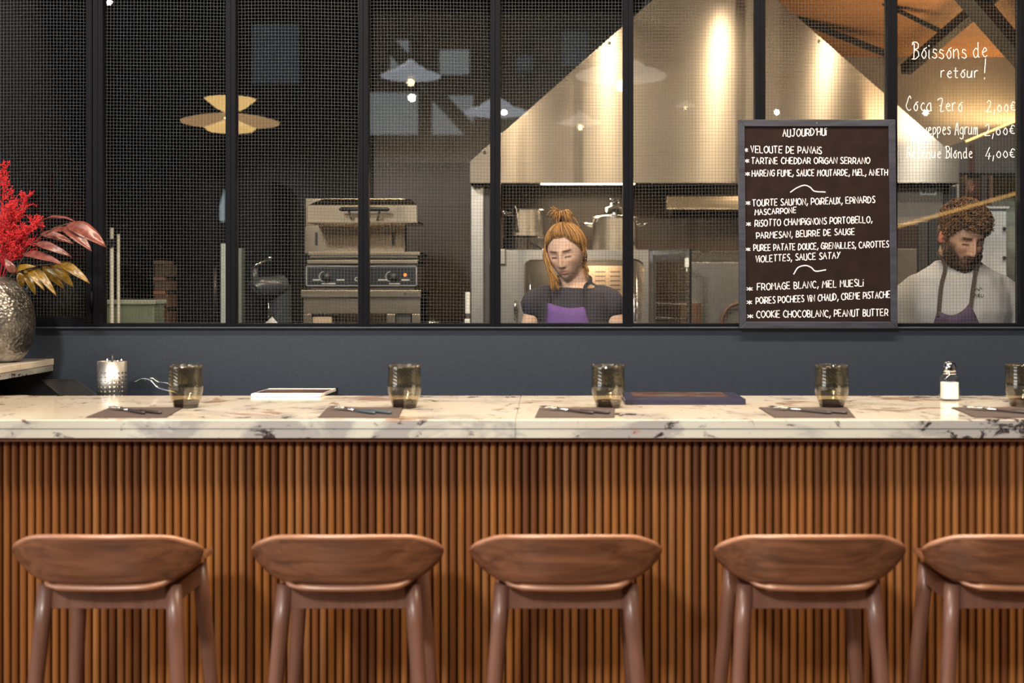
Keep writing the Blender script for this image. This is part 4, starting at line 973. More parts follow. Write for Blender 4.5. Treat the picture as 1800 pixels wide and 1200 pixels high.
for k, (a, b) in enumerate(((1704,1712),(1711,1716),(1717,1719),(1723,1719),(1729,1722))):
    tag(build(MB().tube([c_(b,361.5)+Vector((0,0.12+0.01*k,0.012)), c_((a+b)/2,335)+Vector((0,0.12+0.01*k,0)), c_(a,312+k*2)+Vector((0,0.10+0.01*k,0))], [0.004,0.003,0.0022], 8), 'whisk', M['copper'], None, smooth=True),
        ['leftmost','second','third','fourth','rightmost'][k]+' copper-coloured rod in the crate on the white cupboard, counted from the left', 'utensil', 'utensils in the crate')
t = thing('pale_post', c_(1691, 363)*Vector((1,1,0)), 'pale steel upright between the hood and the white cupboard', 'post')
build(MB().box(c_(1686,0).x, c_(1697,0).x, CY_+0.1, CY_+0.16, 0, c_(0,305).z), 'upright', M['white'], t, bevel=0.002)
hl = MB()
for k in range(8): hl.box(c_(1689.5,0).x, c_(1693,0).x, CY_+0.0985, CY_+0.0999, c_(0,312+k*7).z, c_(0,309.5+k*7).z)
build(hl, 'slot_holes', M['black'], t)
BHY = 6.9; b_ = lambda px, py: P(px, py, BHY)
t = thing('bulkhead', b_(1742, 305), 'dark grey wall bulkhead with sloping top edge and warm strip light above the cupboard', 'bulkhead')
build(MB().prism([(b_(1662,0).x,b_(0,304).z),(b_(1840,0).x,b_(0,304).z),(b_(1840,0).x,b_(0,194).z),(b_(1698,0).x,b_(0,253).z),(b_(1697,0).x,b_(0,247).z),(b_(1662,0).x,b_(0,262).z)], BHY, KB-0.12), 'bulkhead_body', plain('bulkhead_grey', (0.085,0.085,0.09), 0.5), t)
build(MB().prism([(b_(1698,0).x,b_(0,252.5).z),(b_(1840,0).x,b_(0,193.5).z),(b_(1840,0).x,b_(0,190).z),(b_(1698,0).x,b_(0,249).z)], KB-0.10, KB-0.07), 'strip_light', emis('warm_strip_glow', (1.0,0.56,0.18), 3.5), t)
build(MB().box(b_(1703,0).x, b_(1710,0).x, BHY-0.02, BHY-0.001, b_(0,304).z, b_(0,254).z), 'conduit', plain('dark_red_pipe', (0.08,0.03,0.025), 0.4), t)
area('strip_glow', (b_(1770,0).x, KB-0.09, b_(0,212).z+0.03), (b_(1760,0).x, KB+0.05, b_(0,60).z), 0.5, 0.04, 2.6, (1.0,0.60,0.24))
area('ceiling_fill_light', (2.0, 6.1, 2.25), (1.9, 6.4, 3.0), 0.7, 0.2, 9, (1.0,0.66,0.36))  # unseen light added to brighten the timber ceiling
# black roof trusses under the timber ceiling
def beam(name, a, b, wd, label):
    a, b = Vector(a), Vector(b); mb = MB(); mb.tube([a, b], wd*0.72, 4)
    return tag(build(mb, name, M['black'], None), label, 'beam', 'black roof beams over the kitchen')
spot('cupboard_fill_spot', (2.3, 5.0, 2.95), (2.3, 6.6, 1.7), 40, (1.0, 0.95, 0.86), 60, 0.6, 0.05)  # unseen spot added to brighten the cupboard and the man's shoulder
beam('roof_beam', P(1592,122,7.05), P(1760,-22,6.1), 0.055, 'black roof beam rising right under the timber ceiling behind the drinks list')
beam('roof_beam', P(1675,-40,5.9), P(1830,140,6.9), 0.085, 'thick black roof beam falling right at the top right corner of the glass')
beam('roof_beam', P(1372,22,6.75), P(1572,100,6.75), 0.030, 'thin black roof beam sloping down right beside the hood')
beam('roof_beam', P(1500,-20,6.6), P(1668,62,6.6), 0.020, 'thinnest black roof beam crossing above the drinks list')

# salamander grill on the left
SAY = 6.1; s = lambda px, py, d=0: P(px, py, SAY+d)
M['gold'] = brushed('warm_brushed_steel', (0.66,0.56,0.43), 0.33, 0.6)
bx = lambda x0, x1, y0, y1, d0, d1, Y=SAY: (P(x0,0,Y).x, P(x1,0,Y).x, Y+d0, Y+d1, P(0,y1,Y).z, P(0,y0,Y).z)
counter('grill_counter', s(440,0).x, s(812,0).x, SAY-0.12, SAY+0.62, 0.90, 'steel counter carrying the salamander grill')
t = thing('warming_cabinet', (s(636,0).x, SAY+0.2, 0.9005), 'brushed-steel base unit with open front under the salamander grill', 'cabinet')
bm_ = MB()
bm_.box(*bx(531,741,510,522,-0.03,0.40))
bm_.box(*bx(533,739,523,551,0,0.40))
x0 = s(533,0).x; x1 = s(739,0).x; zz = s(0,552).z
bm_.box(x0, s(548,0).x, SAY, SAY+0.40, 0.901, zz); bm_.box(s(724,0).x, x1, SAY, SAY+0.40, 0.901, zz); bm_.box(s(680,0).x, s(695,0).x, SAY, SAY+0.3, 0.901, zz)
bm_.box(x0, x1, SAY+0.37, SAY+0.40, 0.901, zz)
build(bm_, 'base_body', M['gold'], t, bevel=0.0015)
build(MB().box(*bx(548,582,557,572,0.02,0.2)), 'drawer_box', plain('cream_box', (0.55,0.42,0.28), 0.6), t)
build(MB().box(*bx(695,720,553,580,0.03,0.2)), 'dark_box', M['darksteel'], t)
mk = MB().box(*bx(711,716,514,519,-0.032,-0.0305)); mk.box(*bx(712.2,714.8,515.2,517.8,-0.0325,-0.0315))
for a, b, c, d in ((718,719,514.5,518.5),(720,722,515.5,518.5),(723,725,515.5,518.5),(726,727,514.5,519.5),(728,730,515.5,518.5),(731,732,514.5,518.5),(733,735,515.5,518.5)): mk.box(*bx(a,b,c,d,-0.032,-0.0305))
build(mk, 'maker_mark', M['darksteel'], t)
t = thing('salamander_grill', s(636, 509), 'salamander grill with sloped steel hood, dark bar handle and dark control panel', 'grill')
z509 = 509
ctl = MB().box(*bx(538,733,468,503,0,0.36)); ctl.box(*bx(545,726,503,509.6,0.03,0.33))
build(ctl, 'control_body', M['darksteel'], t, bevel=0.002)
build(MB().box(*bx(540,731,470,501,-0.003,-0.0002)), 'control_panel', plain('control_panel_glass', (0.020,0.024,0.032), 0.25), t)
ln = MB()
for a in ((538,733,467,468.4),(538,733,501.2,502.6),(538,539.6,467,502.6),(731.4,733,467,502.6)): ln.box(*bx(*a,-0.0045,-0.0005))
build(ln, 'panel_trim', M['satin'], t)
mk = MB()
for cx0 in (570, 687):
    pts = [s(cx0+9*math.cos(a), 486-9*math.sin(a), -0.0045) for a in [PI*0.55+k*PI*0.9/8 for k in range(9)]]
    mk.tube(pts, 0.0012, 5)
for a, b, c in ((550,562,491),(566,590,497.5),(592,606,491),(665,681,491),(684,703,497.5),(706,720,491)): mk.box(*bx(a,b,c,c+1.6,-0.0045,-0.0032))
mk.tube([s(627+3*math.cos(k*PI/6), 490.5-3*math.sin(k*PI/6), -0.0045) for k in range(2, 11)], 0.0014, 5)
build(mk, 'panel_marks', M['white'], t)
for cx0 in (575, 692):
    build(MB().lathe([(0.022,0),(0.020,-0.018),(0.016,-0.022),(0,-0.022)], s(cx0, 487, -0.003), 20, 'y', cap=False), 'knob', M['black'], t, smooth=True)
build(MB().lathe([(0.0075,0),(0.006,-0.005),(0,-0.006)], s(712,483,-0.003), 14, 'y', cap=False), 'indicator_lamp', emis('orange_lamp', (1.0,0.22,0.04), 2.5), t, smooth=True)
build(MB().box(*bx(540,735,457,463.5,-0.01,0.36)), 'drip_tray', M['gold'], t, bevel=0.002)
build(MB().box(*bx(543,739,443,449,-0.02,0.36)).box(*bx(545,735,449.2,453,-0.012,0.36)), 'grill_plate', M['gold'], t, bevel=0.002)
build(MB().box(*bx(545,733,453.2,456.8,0.01,0.34)).box(*bx(545,733,463.7,466.8,0.01,0.34)), 'gap_panel', M['black'], t)
t_b = MB().box(*bx(515,700,392,443,0.30,0.38)); t_b.box(*bx(515,700,341,391.5,0.32,0.38))
build(t_b, 'back_column', M['gold'], t, bevel=0.002)
sl = MB()
for a in (534, 676): sl.box(*bx(a,a+5,404,428,0.296,0.2995))
build(sl, 'column_slots', M['black'], t)
x0, x1 = s(541,0).x, s(734,0).x
z_a, z_b, z_c = s(0,390).z, s(0,361).z, s(0,351).z
hd = MB().prism_x([(SAY-0.02,z_a),(SAY-0.02,z_b),(SAY+0.13,z_c+0.012),(SAY+0.30,z_c+0.012),(SAY+0.30,z_a)], x0, x1)
hd.v = [Vector((v.x+(0.045 if v.x < (x0+x1)/2 and v.y > SAY+0.1 else (-0.045 if v.y > SAY+0.1 else 0)), v.y, v.z)) for v in hd.v]
build(hd, 'hood', M['gold'], t, bevel=0.003)
build(MB().box(*bx(540,735.5,388.5,392,-0.03,0.30)), 'hood_rim', M['gold'], t, bevel=0.001)
hb = MB().tube([s(597,368,-0.09), s(600,367.5,-0.095), s(640,367,-0.10), s(681,368,-0.095), s(684,368.5,-0.09)], [0.006,0.0105,0.0105,0.0105,0.006], 12)
hn = build(hb, 'handle', M['black'], t, smooth=True)
ar = MB()
for a in (613, 668): ar.tube(smoothpts([s(a,369,-0.093), s(a+ (3 if a<640 else -3),380,-0.07), s(a+(6 if a<640 else -6),387,-0.022)], 4), 0.006, 8)
build(ar, 'handle_arms', M['chrome'], hn, smooth=True)

# small white dispenser right of the grill, wire rack in front of the grill base
t = thing('dispenser', s(823,570)*Vector((1,1,0))+Vector((0,0,0.9005)), 'narrow white bottle standing left of the steel column', 'bottle')
dcx = s(822.5,0).x
build(MB().box(s(819,0).x, s(827,0).x, SAY-0.05, SAY-0.02, s(0,551).z, s(0,513).z), 'bottle_upper', M['white'], t, bevel=0.004)
build(MB().box(s(818,0).x, s(827,0).x, SAY-0.052, SAY-0.018, 0.9006, s(0,560).z), 'bottle_base', M['white'], t, bevel=0.003)
build(MB().box(s(820,0).x, s(826,0).x, SAY-0.047, SAY-0.023, s(0,560).z, s(0,551).z), 'bottle_neck', M['darksteel'], t)
counter('side_counter', s(813.5,0).x, s(858,0).x, SAY-0.12, SAY+0.2, 0.90, 'narrow steel counter under the white bottle')
t = thing('wire_tray', s(752, 572)*Vector((1,1,0))+Vector((0,0,0.9005)), 'bright wire tray beside the base of the salamander grill', 'tray')
wt = MB()
for k in range(4): wt.tube([s(745,569-k*0.6,-0.1+k*0.05), s(756,568-k*0.6,-0.1+k*0.05), s(772,567.5-k*0.6,-0.1+k*0.05)], 0.0022, 6)
wt.tube(smoothpts([s(752,568,-0.1), s(757,563,-0.1), s(763,563,-0.08), s(768,567.5,-0.06)], 5), 0.0022, 6)
for a in (747, 770): wt.tube([s(a,569,-0.1), s(a,567,0.05)], 0.0022, 6); 
for a in (747, 770): wt.tube([s(a,569,-0.1), Vector((s(a,0).x, SAY-0.1, 0.901))], 0.0022, 6)
build(wt, 'wires', M['chrome'], t, smooth=True)

# far left: meat slicer, paper, pale cupboard edge, crate stack, trolley poles
LY = 5.9; l = lambda px, py, d=0: P(px, py, LY+d)
counter('slicer_counter', l(398,0).x, l(528,0).x, LY-0.3, LY+0.06, 0.90, 'steel counter under the dark mixer at the left')
t = thing('stand_mixer', (l(478,0).x, LY, 0.9005), 'dark stand mixer with tilted steel lever behind the third pane', 'mixer')
M['mixer'] = plain('blue_grey_enamel', (0.05,0.058,0.07), 0.3, 0.3)
build(MB().box(l(456,0).x, l(503,0).x, LY-0.10, LY+0.1, 0.901, 0.96).rings([((l(490,0).x,LY+0.04,0.9602),0.055,0.06),((l(489,0).x,LY+0.04,1.2),0.05,0.05),((l(488,0).x,LY+0.04,l(0,500).z),0.055,0.06)], 20), 'mixer_body', M['mixer'], t, bevel=0.006, smooth=False)
build(MB().tube(smoothpts([l(500,500,.04), l(480,503,-0.02), l(456,505,-0.06), l(449,510,-0.07)], 4), [0.03]+[0.048]*8+[0.045]*3+[0.03], 14), 'mixer_head', M['mixer'], t, smooth=True)
build(MB().lathe(smooth_prof([(0.0,0),(0.04,0.0),(0.075,0.04),(0.085,0.11),(0.088,0.14)]), (l(468,0).x, LY-0.03, 0.9605), 28, cap=False), 'bowl', M['mixer'], t, smooth=True, solid=0.002)
build(MB().tube([l(440,470,-0.08), l(472,455,-0.04)], [0.007,0.006], 10).ball(l(474,454,-0.04), 0.012, 0.012, 0.012), 'lever', M['chrome'], t, smooth=True)
build(MB().tube([l(447,472,-0.06), l(447,503,-0.06)], 0.016, 10), 'lever_post', M['mixer'], t, smooth=True)
build(MB().tube([l(472,533,-0.16), l(472,558,-0.16)], 0.004, 8), 'whisk_rod', M['chrome'], t, smooth=True)
pp = [P(462,572,4.72), P(481,556,4.74), P(490,572,4.70)]
pa = P(440,590,4.68); pz = 0.9006
t = thing('paper_pad', Vector((P(470,0,4.7).x, 4.7, pz)), 'white paper sheet sticking up on the prep counter behind the third pane', 'paper')
build(MB().prism([(pp[0].x-0.09, pz), (pp[2].x+0.06, pz), (pp[2].x, pp[2].z), (pp[1].x, pp[1].z), (pp[0].x, pp[0].z)], 4.715, 4.717), 'sheet', M['paper'], t)
t = thing('cupboard_post', l(406,570)*Vector((1,1,0)), 'pale steel door edge half hidden behind the third mullion from the left', 'post')
M['palesteel'] = plain('pale_green_steel', (0.42,0.50,0.48), 0.35, 0.2)
build(MB().box(l(388,0,.25).x, l(399,0,.25).x, LY+0.25, LY+0.33, 0, l(0,428,.25).z), 'door_edge', M['palesteel'], t, bevel=0.003)
build(MB().box(l(411,0,.25).x, l(424,0,.25).x, LY+0.26, LY+0.33, 0, l(0,436,.25).z), 'frame_edge', plain('dull_green_steel', (0.16,0.19,0.18), 0.4, 0.2), t, bevel=0.003)
build(MB().box(l(399,0,.25).x, l(411,0,.25).x, LY+0.27, LY+0.33, 0, l(0,438,.25).z), 'door_gap', M['black'], t)
VY2 = 6.3; vv = lambda px, py: P(px, py, VY2)
t = thing('pale_bin', vv(228,570)*Vector((1,1,0)), 'pale green storage bin with white rim at the lower left behind the second pane', 'bin')
M['bin'] = plain('pale_green_plastic', (0.24,0.30,0.24), 0.5)
xa_, xb_ = vv(178,0).x, vv(271,0).x; zr = vv(0,535).z
build(MB().box(xa_, xb_, VY2, VY2+0.17, 0, zr), 'bin_body', M['bin'], t, bevel=0.008)
build(MB().box(xa_-0.008, xb_+0.008, VY2-0.012, VY2+0.18, zr+0.0005, zr+0.022), 'rim', plain('pale_rim', (0.52,0.60,0.56), 0.45), t, bevel=0.004)
t = thing('trolley_frame', vv(213,570)*Vector((1,1,0)), 'pair of slim white trolley poles with a dark clamp before the pale bin', 'trolley')
for a, tp in ((208.5, 402), (220, 413)): build(MB().tube([vv(a,tp)*Vector((1,0,1))+Vector((0,VY2-0.1,0)), Vector((vv(a,0).x, VY2-0.1, 0))], 0.0095 if a < 210 else 0.007, 10), 'pole', M['white'], t, smooth=True)
build(MB().box(vv(199,0).x, vv(215,0).x, VY2-0.13, VY2-0.08, vv(0,433).z, vv(0,421).z), 'clamp', M['black'], t, bevel=0.003)
build(MB().box(vv(189,0).x, vv(193,0).x, VY2-0.1, VY2-0.08, 0, vv(0,440).z), 'side_rail', M['palesteel'], t)
build(MB().box(vv(189,0).x, vv(221,0).x, VY2-0.115, VY2-0.085, 0.25, 0.27), 'cross_bar', M['white'], t)
CR = [(458,484,(0.085,0.062,0.048),'brown crate near the top of the crate stack behind the second pane'),(487,508,(0.095,0.055,0.045),'reddish brown crate in the upper middle of the crate stack'),
      (511,538,(0.12,0.058,0.042),'reddish crate in the lower middle of the crate stack'),(541,569,(0.10,0.05,0.035),'brown crate low in the crate stack beside the pale bin')]
zprev = 0
for k in range(3, -1, -1):
    y0_, y1_, col, lb = CR[k]
    z1_ = P(0,y0_,6.5).z; z0_ = zprev+0.0005
    t = thing('crate', (P(284,0,6.5).x, 6.57, z0_), lb, 'crate', 'stacked crates')
    a, b = P(271,0,6.5).x, P(297,0,6.5).x
    build(MB().box(a, b, 6.5, 6.64, z0_, z1_-0.02), 'crate_body', plain('crate_%d' % k, col, 0.55), t, bevel=0.003)
    build(MB().box(a-0.003, b-0.02, 6.493, 6.645, z1_-0.018, z1_), 'crate_rim', plain('crate_rim_%d' % k, tuple(c*2.2 for c in col), 0.5), t, bevel=0.002)
    zprev = z1_
M['blackdoor'] = plain('black_fridge_door', (0.007,0.007,0.009), 0.6, **{'Specular IOR Level': 0.08})
t = thing('tall_fridge', (P(335,0,6.7).x, 6.9, 0), 'tall dark fridge standing between the crate stack and the mixer', 'fridge')
build(MB().box(P(300,0,6.7).x, P(478,0,6.7).x, 6.7, 7.25, 0, 2.0), 'fridge_body', M['blackdoor'], t, bevel=0.004)
build(MB().box(P(303,0,6.7).x, P(384,0,6.7).x, 6.68, 6.699, 0.1, 1.97), 'door', M['blackdoor'], t, bevel=0.004)
build(MB().tube([P(378,470,6.66), P(378,555,6.66)], 0.008, 8), 'handle', M['darksteel'], t, smooth=True)

# ------------------------------------------------------------------ hall in front of the bar: rear glazing and pendant lamps (mirrored in the panes)
sky_m = emis('daylight_glass', (0.80,0.90,0.96), 1.9); sky_b = emis('bright_daylight_glass', (0.72,0.88,0.95), 5.0); sky_d = emis('dim_daylight_glass', (0.55,0.75,1.0), 0.4)
HYB = -8.19; wn = 8
for (a, b, c, d, m_) in ((640,738,160,240,sky_m),(757,835,165,240,sky_m),(683,722,68,132,sky_m),(770,828,85,135,sky_m),(905,940,95,130,sky_d),(985,1035,52,120,sky_d),
      (207,236,62,132,sky_m),(86,112,285,345,sky_b),(183,193,302,345,sky_b),(384,399,330,392,sky_b),(440,530,40,150,sky_d),(60,100,50,130,sky_d),(240,300,170,240,sky_d),(90,110,160,200,sky_d)):
    wn += 1; p0, p1 = MP(a, d, HYB), MP(b, c, HYB)
    root = bpy.data.objects.new('window_%d' % wn, None); C.objects.link(root); root.location = (p0.x, HYB, p0.z); root['kind'] = 'structure'
    poly = [(p0.x,p0.z),(p1.x,p0.z),(p1.x,p1.z),(p0.x,p1.z)]
    if m_ is sky_b: poly[3] = (p0.x+(p1.x-p0.x)*0.55, p1.z); poly.append((p0.x, p0.z+(p1.z-p0.z)*0.5))
    build(MB().prism(poly, HYB-0.004, HYB+0.006), 'pane', m_, root)
    fm = MB(); n = len(poly)
    for k in range(n):
        u, v = poly[k], poly[(k+1)%n]; fm.tube([(u[0],HYB+0.012,u[1]),(v[0],HYB+0.012,v[1])], 0.03, 4)
    build(fm, 'window_frame', M['frame'], root)
wn += 1; root = bpy.data.objects.new('window_%d' % wn, None); C.objects.link(root); root.location = (-4.99, 0.9, 1.2); root['kind'] = 'structure'  # unseen window made up to house the left fill light
build(MB().box(-4.995, -4.985, -0.7, 2.5, 1.2, 3.4), 'pane', sky_m, root)
fm = MB()
for yy in (-0.7, 0.37, 1.43, 2.5): fm.box(-4.99, -4.95, yy-0.03, yy+0.03, 1.17, 3.43)
for z_ in (1.2, 3.4): fm.box(-4.99, -4.95, -0.73, 2.53, z_-0.03, z_+0.03)
build(fm, 'window_frame', M['frame'], root)
beam('roof_truss', MP(670,62,-7.9), MP(850,255,-7.9), 0.16, 'thick black diagonal truss mirrored in the fourth pane')
# handrail with a warm strip light along the hall's mezzanine
t = thing('light_strip', MP(1680,372,-0.6), 'warm glowing strip light mirrored low across the bearded man', 'strip light')
build(MB().tube([MP(1560,403,-0.6), MP(1655,376,-0.6), MP(1800,336,-0.6)], 0.013, 8), 'diffuser', emis('strip_glow_hall', (1.0,0.55,0.15), 6.0), t)
build(MB().tube([MP(1560,414,-0.62), MP(1655,387,-0.62), MP(1800,347,-0.62)], 0.035, 8), 'rail', M['black'], t)

M['shade_in'] = emis('glowing_shade', (1.0,0.62,0.22), 12.0)
M['shade_pale'] = emis('pale_shade', (1.0,0.88,0.72), 2.6); M['shade_cool'] = emis('cool_shade', (0.80,0.88,1.0), 3.5)
M['bulb'] = emis('bulb_glow', (1.0,0.75,0.40), 40.0)
M['shade_white'] = plain('white_lamp_shade', (0.7,0.7,0.68), 0.4)
def pendant(px, py, D_px, Y, kind, label):
    c = MP(px, py, Y); D = D_px*(2*YG-Y)/FPX; r = D/2
    t_ = thing('pendant_lamp', c, label, 'pendant lamp', 'pendant lamps over the hall tables')
    build(MB().tube([(c.x,c.y,c.z+0.22*D),(c.x,c.y,5.995)], 0.006, 6), 'cord', M['black'], t_)
    mm = {'tier': M['shade_in'], 'pale': M['shade_pale'], 'cool': M['shade_cool']}[kind]
    if kind == 'tier':
        build(MB().lathe([(r*0.52,0.20*D),(r*0.30,0.11*D),(r*0.10,0.06*D)], c, 32, cap=False), 'upper_shade', mm, t_, smooth=True, solid=0.003)
        build(MB().lathe([(r*0.40,0.03*D),(r*0.75,0.0),(r,-0.035*D),(r*0.98,-0.05*D)], c, 40, cap=False), 'middle_shade', M['shade_mid'], t_, smooth=True, solid=0.003)
        build(MB().lathe([(r*0.12,-0.02*D),(r*0.35,-0.07*D),(r*0.52,-0.10*D),(r*0.45,-0.13*D),(r*0.1,-0.14*D)], c, 32, cap=False), 'lower_shade', mm, t_, smooth=True, solid=0.003)
    else:
        build(MB().lathe([(r*0.06,0.22*D),(r*0.18,0.16*D),(r*0.45,0.08*D),(r*0.5,0.06*D)], c, 32, cap=False), 'upper_shade', mm, t_, smooth=True, solid=0.003)
        build(MB().lathe([(r*0.3,0.05*D),(r*0.8,0.0),(r,-0.05*D),(r*0.98,-0.07*D),(r*0.7,-0.09*D),(r*0.2,-0.10*D)], c, 40, cap=False), 'lower_shade', mm, t_, smooth=True, solid=0.003)
    build(MB().ball((c.x,c.y,c.z-0.16*D if kind != 'tier' else c.z+0.02*D), 0.06*D, 0.06*D, 0.06*D), 'bulb', M['bulb'], t_, smooth=True)
M['shade_mid'] = emis('glowing_shade_rim', (1.0,0.58,0.25), 5.0)
pendant(405, 208, 170, 1.3, 'tier', 'three-tier pendant glowing warm yellow, mirrored beside the second mullion')
pendant(1020, 212, 74, -4.5, 'pale', 'bell-shaped pendant mirrored faintly in the middle of the steel hood')
pendant(1205, 184, 34, -6.5, 'pale', 'smallest bright pendant mirrored above the left edge of the menu board')
pendant(1092, 125, 160, 0.2, 'pale', 'wide pale pendant mirrored across the mullion on the steel hood')
pendant(872, 192, 112, -3.5, 'cool', 'bluish white disc pendant mirrored beside the fourth mullion')
pendant(722, 128, 106, -3.0, 'cool', 'flat cone pendant with bright bulb mirrored high in the fourth pane')

# ------------------------------------------------------------------ people
def sstep(a, b, x):
    t_ = max(0.0, min(1.0, (x-a)/(b-a))); return t_*t_*(3-2*t_)
def gauss(x, z, cx, cz, sx_, sz_): return math.exp(-((x-cx)/sx_)**2-((z-cz)/sz_)**2)
def head_point(dx, dy, dz, man=False):
    """point of the head's surface in direction d; face looks along -Y, eyes near z = 0"""
    x, y, z = 0.074*dx, 0.097*dy, 0.118*dz
    t_ = max(0.0, -dz)
    x *= 1-(0.24 if man else 0.33)*t_**1.7
    if dz > 0: x *= 1+0.04*math.sin(PI*dz)
    if dy < 0:
        cb = max(1e-6, math.hypot(dx, dy)); cbp = cb if dz > 0 else math.sqrt(max(0.0, 1-abs(dz)**4.5))
        y = -0.090*(abs(dy)/cb)**0.80*cbp**0.80*(1-0.05*t_)
        x *= 1+0.06*sstep(0.1, 0.6, -dy)*(1-t_)
    else: y *= 1-0.5*t_**1.2
    fr = sstep(0.15, 0.55, -dy)
    if fr > 0:
        ax = abs(x); d = 0.0
        wn_ = 0.0065+0.0050*sstep(0.01, -0.04, z)
        d += 0.025*math.exp(-(x/wn_)**2)*sstep(0.018, -0.036, z)*sstep(-0.058, -0.044, z)          # nose
        d += 0.008*math.exp(-(x/0.009)**2)*math.exp(-((z-0.004)/0.02)**2)
        d += 0.008*gauss(ax, z, 0.0125, -0.043, 0.006, 0.006)                                      # nostrils
        d -= 0.0125*gauss(ax, z, 0.030, 0.002, 0.017, 0.0125)                                      # eye sockets
        d += 0.0080*gauss(ax, z, 0.031, -0.001, 0.0115, 0.0085)                                    # lids over the eyes
        d -= 0.0025*gauss(ax, z, 0.031, -0.0085, 0.013, 0.0022)
        d += (0.006 if man else 0.0035)*gauss(ax, z, 0.028, 0.021, 0.022, 0.008)                   # brow
        d += 0.0055*gauss(x, z, 0, -0.0635, 0.020, 0.0050)*(1-0.25*math.exp(-(x/0.004)**2))        # upper lip
        d += 0.0065*gauss(x, z, 0, -0.0755, 0.017, 0.0055)                                         # lower lip
        d -= 0.0045*gauss(x, z, 0, -0.0692, 0.024, 0.0020)
        d -= 0.0030*gauss(x, z, 0, -0.086, 0.018, 0.005)
        d += 0.0075*gauss(x, z, 0, -0.103, 0.019, 0.013)                                           # chin
        d += 0.0050*gauss(ax, z, 0.043, -0.022, 0.017, 0.017)                                      # cheeks
        d -= 0.0030*gauss(ax, z, 0.045, -0.060, 0.014, 0.016)
        y -= d*fr
    return Vector((x, y, z))
def face_tint(p, man):
    x, y, z = p; ax = abs(x); c = [1.0, 1.0, 1.0]
    if y > -0.03:
        if ax > 0.07 and man: return (1.15, 0.62, 0.58)
        return tuple(c)
    def mul(k, col):
        for i in range(3): c[i] *= 1+(col[i]-1)*min(1, k)
    mul(1.1*gauss(x, z, 0, -0.0700, 0.019, 0.0070), (0.88,0.50,0.48) if not man else (0.8,0.60,0.55))
    mul(1.0*gauss(x, z, 0, -0.0692, 0.020, 0.0018), (0.45,0.25,0.25))
    bz = 0.020+0.10*(ax-0.03) if not man else 0.018
    mul(1.2*math.exp(-((z-bz)/(0.0042 if not man else 0.006))**2)*sstep(0.010, 0.016, ax)*sstep(0.052, 0.044, ax), (0.22,0.15,0.12))
    mul(1.3*math.exp(-((z+0.0065+4*(ax-0.031)**2)/0.0036)**2)*sstep(0.015, 0.020, ax)*sstep(0.048, 0.042, ax), (0.10,0.07,0.06))
    mul(0.5*gauss(ax, z, 0.031, 0.005, 0.013, 0.006), (0.72,0.58,0.54))
    mul(0.35*gauss(ax, z, 0.042, -0.03, 0.016, 0.016), (1.05,0.80,0.76))
    mul(0.9*gauss(ax, z, 0.007, -0.050, 0.0045, 0.0028), (0.35,0.2,0.18))
    if man:
        k = sstep(-0.050, -0.066, z)*(1-0.9*gauss(x, z, 0, -0.071, 0.019, 0.009)); k = max(k, sstep(0.054, 0.064, ax)*sstep(0.0, -0.02, z))
        mul(0.85*k, (0.32,0.24,0.19))
    return tuple(c)
def skin_mat(name, col):
    t_ = NT(name); a = t_.node('ShaderNodeVertexColor'); a.layer_name = 'tint'
    n = t_.noise(t_.coord(), 60, 3)
    c = t_.mix(1.0, t_.ramp(n, [(0.3, tuple(v*0.95 for v in col)), (0.7, tuple(min(1, v*1.04) for v in col))]), a.outputs['Color'], 'MULTIPLY')
    t_.set(c, 0.48); t_.b.inputs['Subsurface Weight'].default_value = 0.12; t_.b.inputs['Subsurface Radius'].default_value = (0.010, 0.004, 0.002); t_.b.inputs['Subsurface Scale'].default_value = 0.5
    return t_.m
def remesh(mb, name, mat, parent, vox, smooth_it=2, tint=None, fac=0.5):
    me = bpy.data.meshes.new('raw'); me.from_pydata([tuple(v) for v in mb.v], [], mb.f); me.update()
    bm = bmesh.new(); bm.from_mesh(me); bmesh.ops.recalc_face_normals(bm, faces=bm.faces); bm.to_mesh(me); bm.free()
    tmp = bpy.data.objects.new('raw', me); C.objects.link(tmp)
    m = tmp.modifiers.new('r', 'REMESH'); m.mode = 'VOXEL'; m.voxel_size = vox; m.use_smooth_shade = True
    if smooth_it: m2 = tmp.modifiers.new('s', 'SMOOTH'); m2.iterations = smooth_it; m2.factor = fac
    dg = bpy.context.evaluated_depsgraph_get(); dg.update()
    out = bpy.data.meshes.new_from_object(tmp.evaluated_get(dg)); out.name = name
    bpy.data.objects.remove(tmp); bpy.data.meshes.remove(me)
    if tint:
        ca_ = out.color_attributes.new('tint', 'FLOAT_COLOR', 'POINT')
        for i, v in enumerate(out.vertices): ca_.data[i].color = (*tint(v.co), 1)
    off = root_loc(parent); out.transform(Matrix.Translation(-off))
    for p in out.polygons: p.use_smooth = True
    out.materials.clear(); out.materials.append(mat)
    o = bpy.data.objects.new(name, out); C.objects.link(o); o.parent = parent
    return o
def limb(mb, pts, rad, n=5, seg=16):
    pp_ = smoothpts(pts, n); rr = [q.x for q in smoothpts([(r, 0, 0) for r in rad], n)]
    mb.tube(pp_, rr, seg)
    mb.ball(pp_[0], rr[0], rr[0], rr[0], 14, 8); mb.ball(pp_[-1], rr[-1], rr[-1], rr[-1], 14, 8)
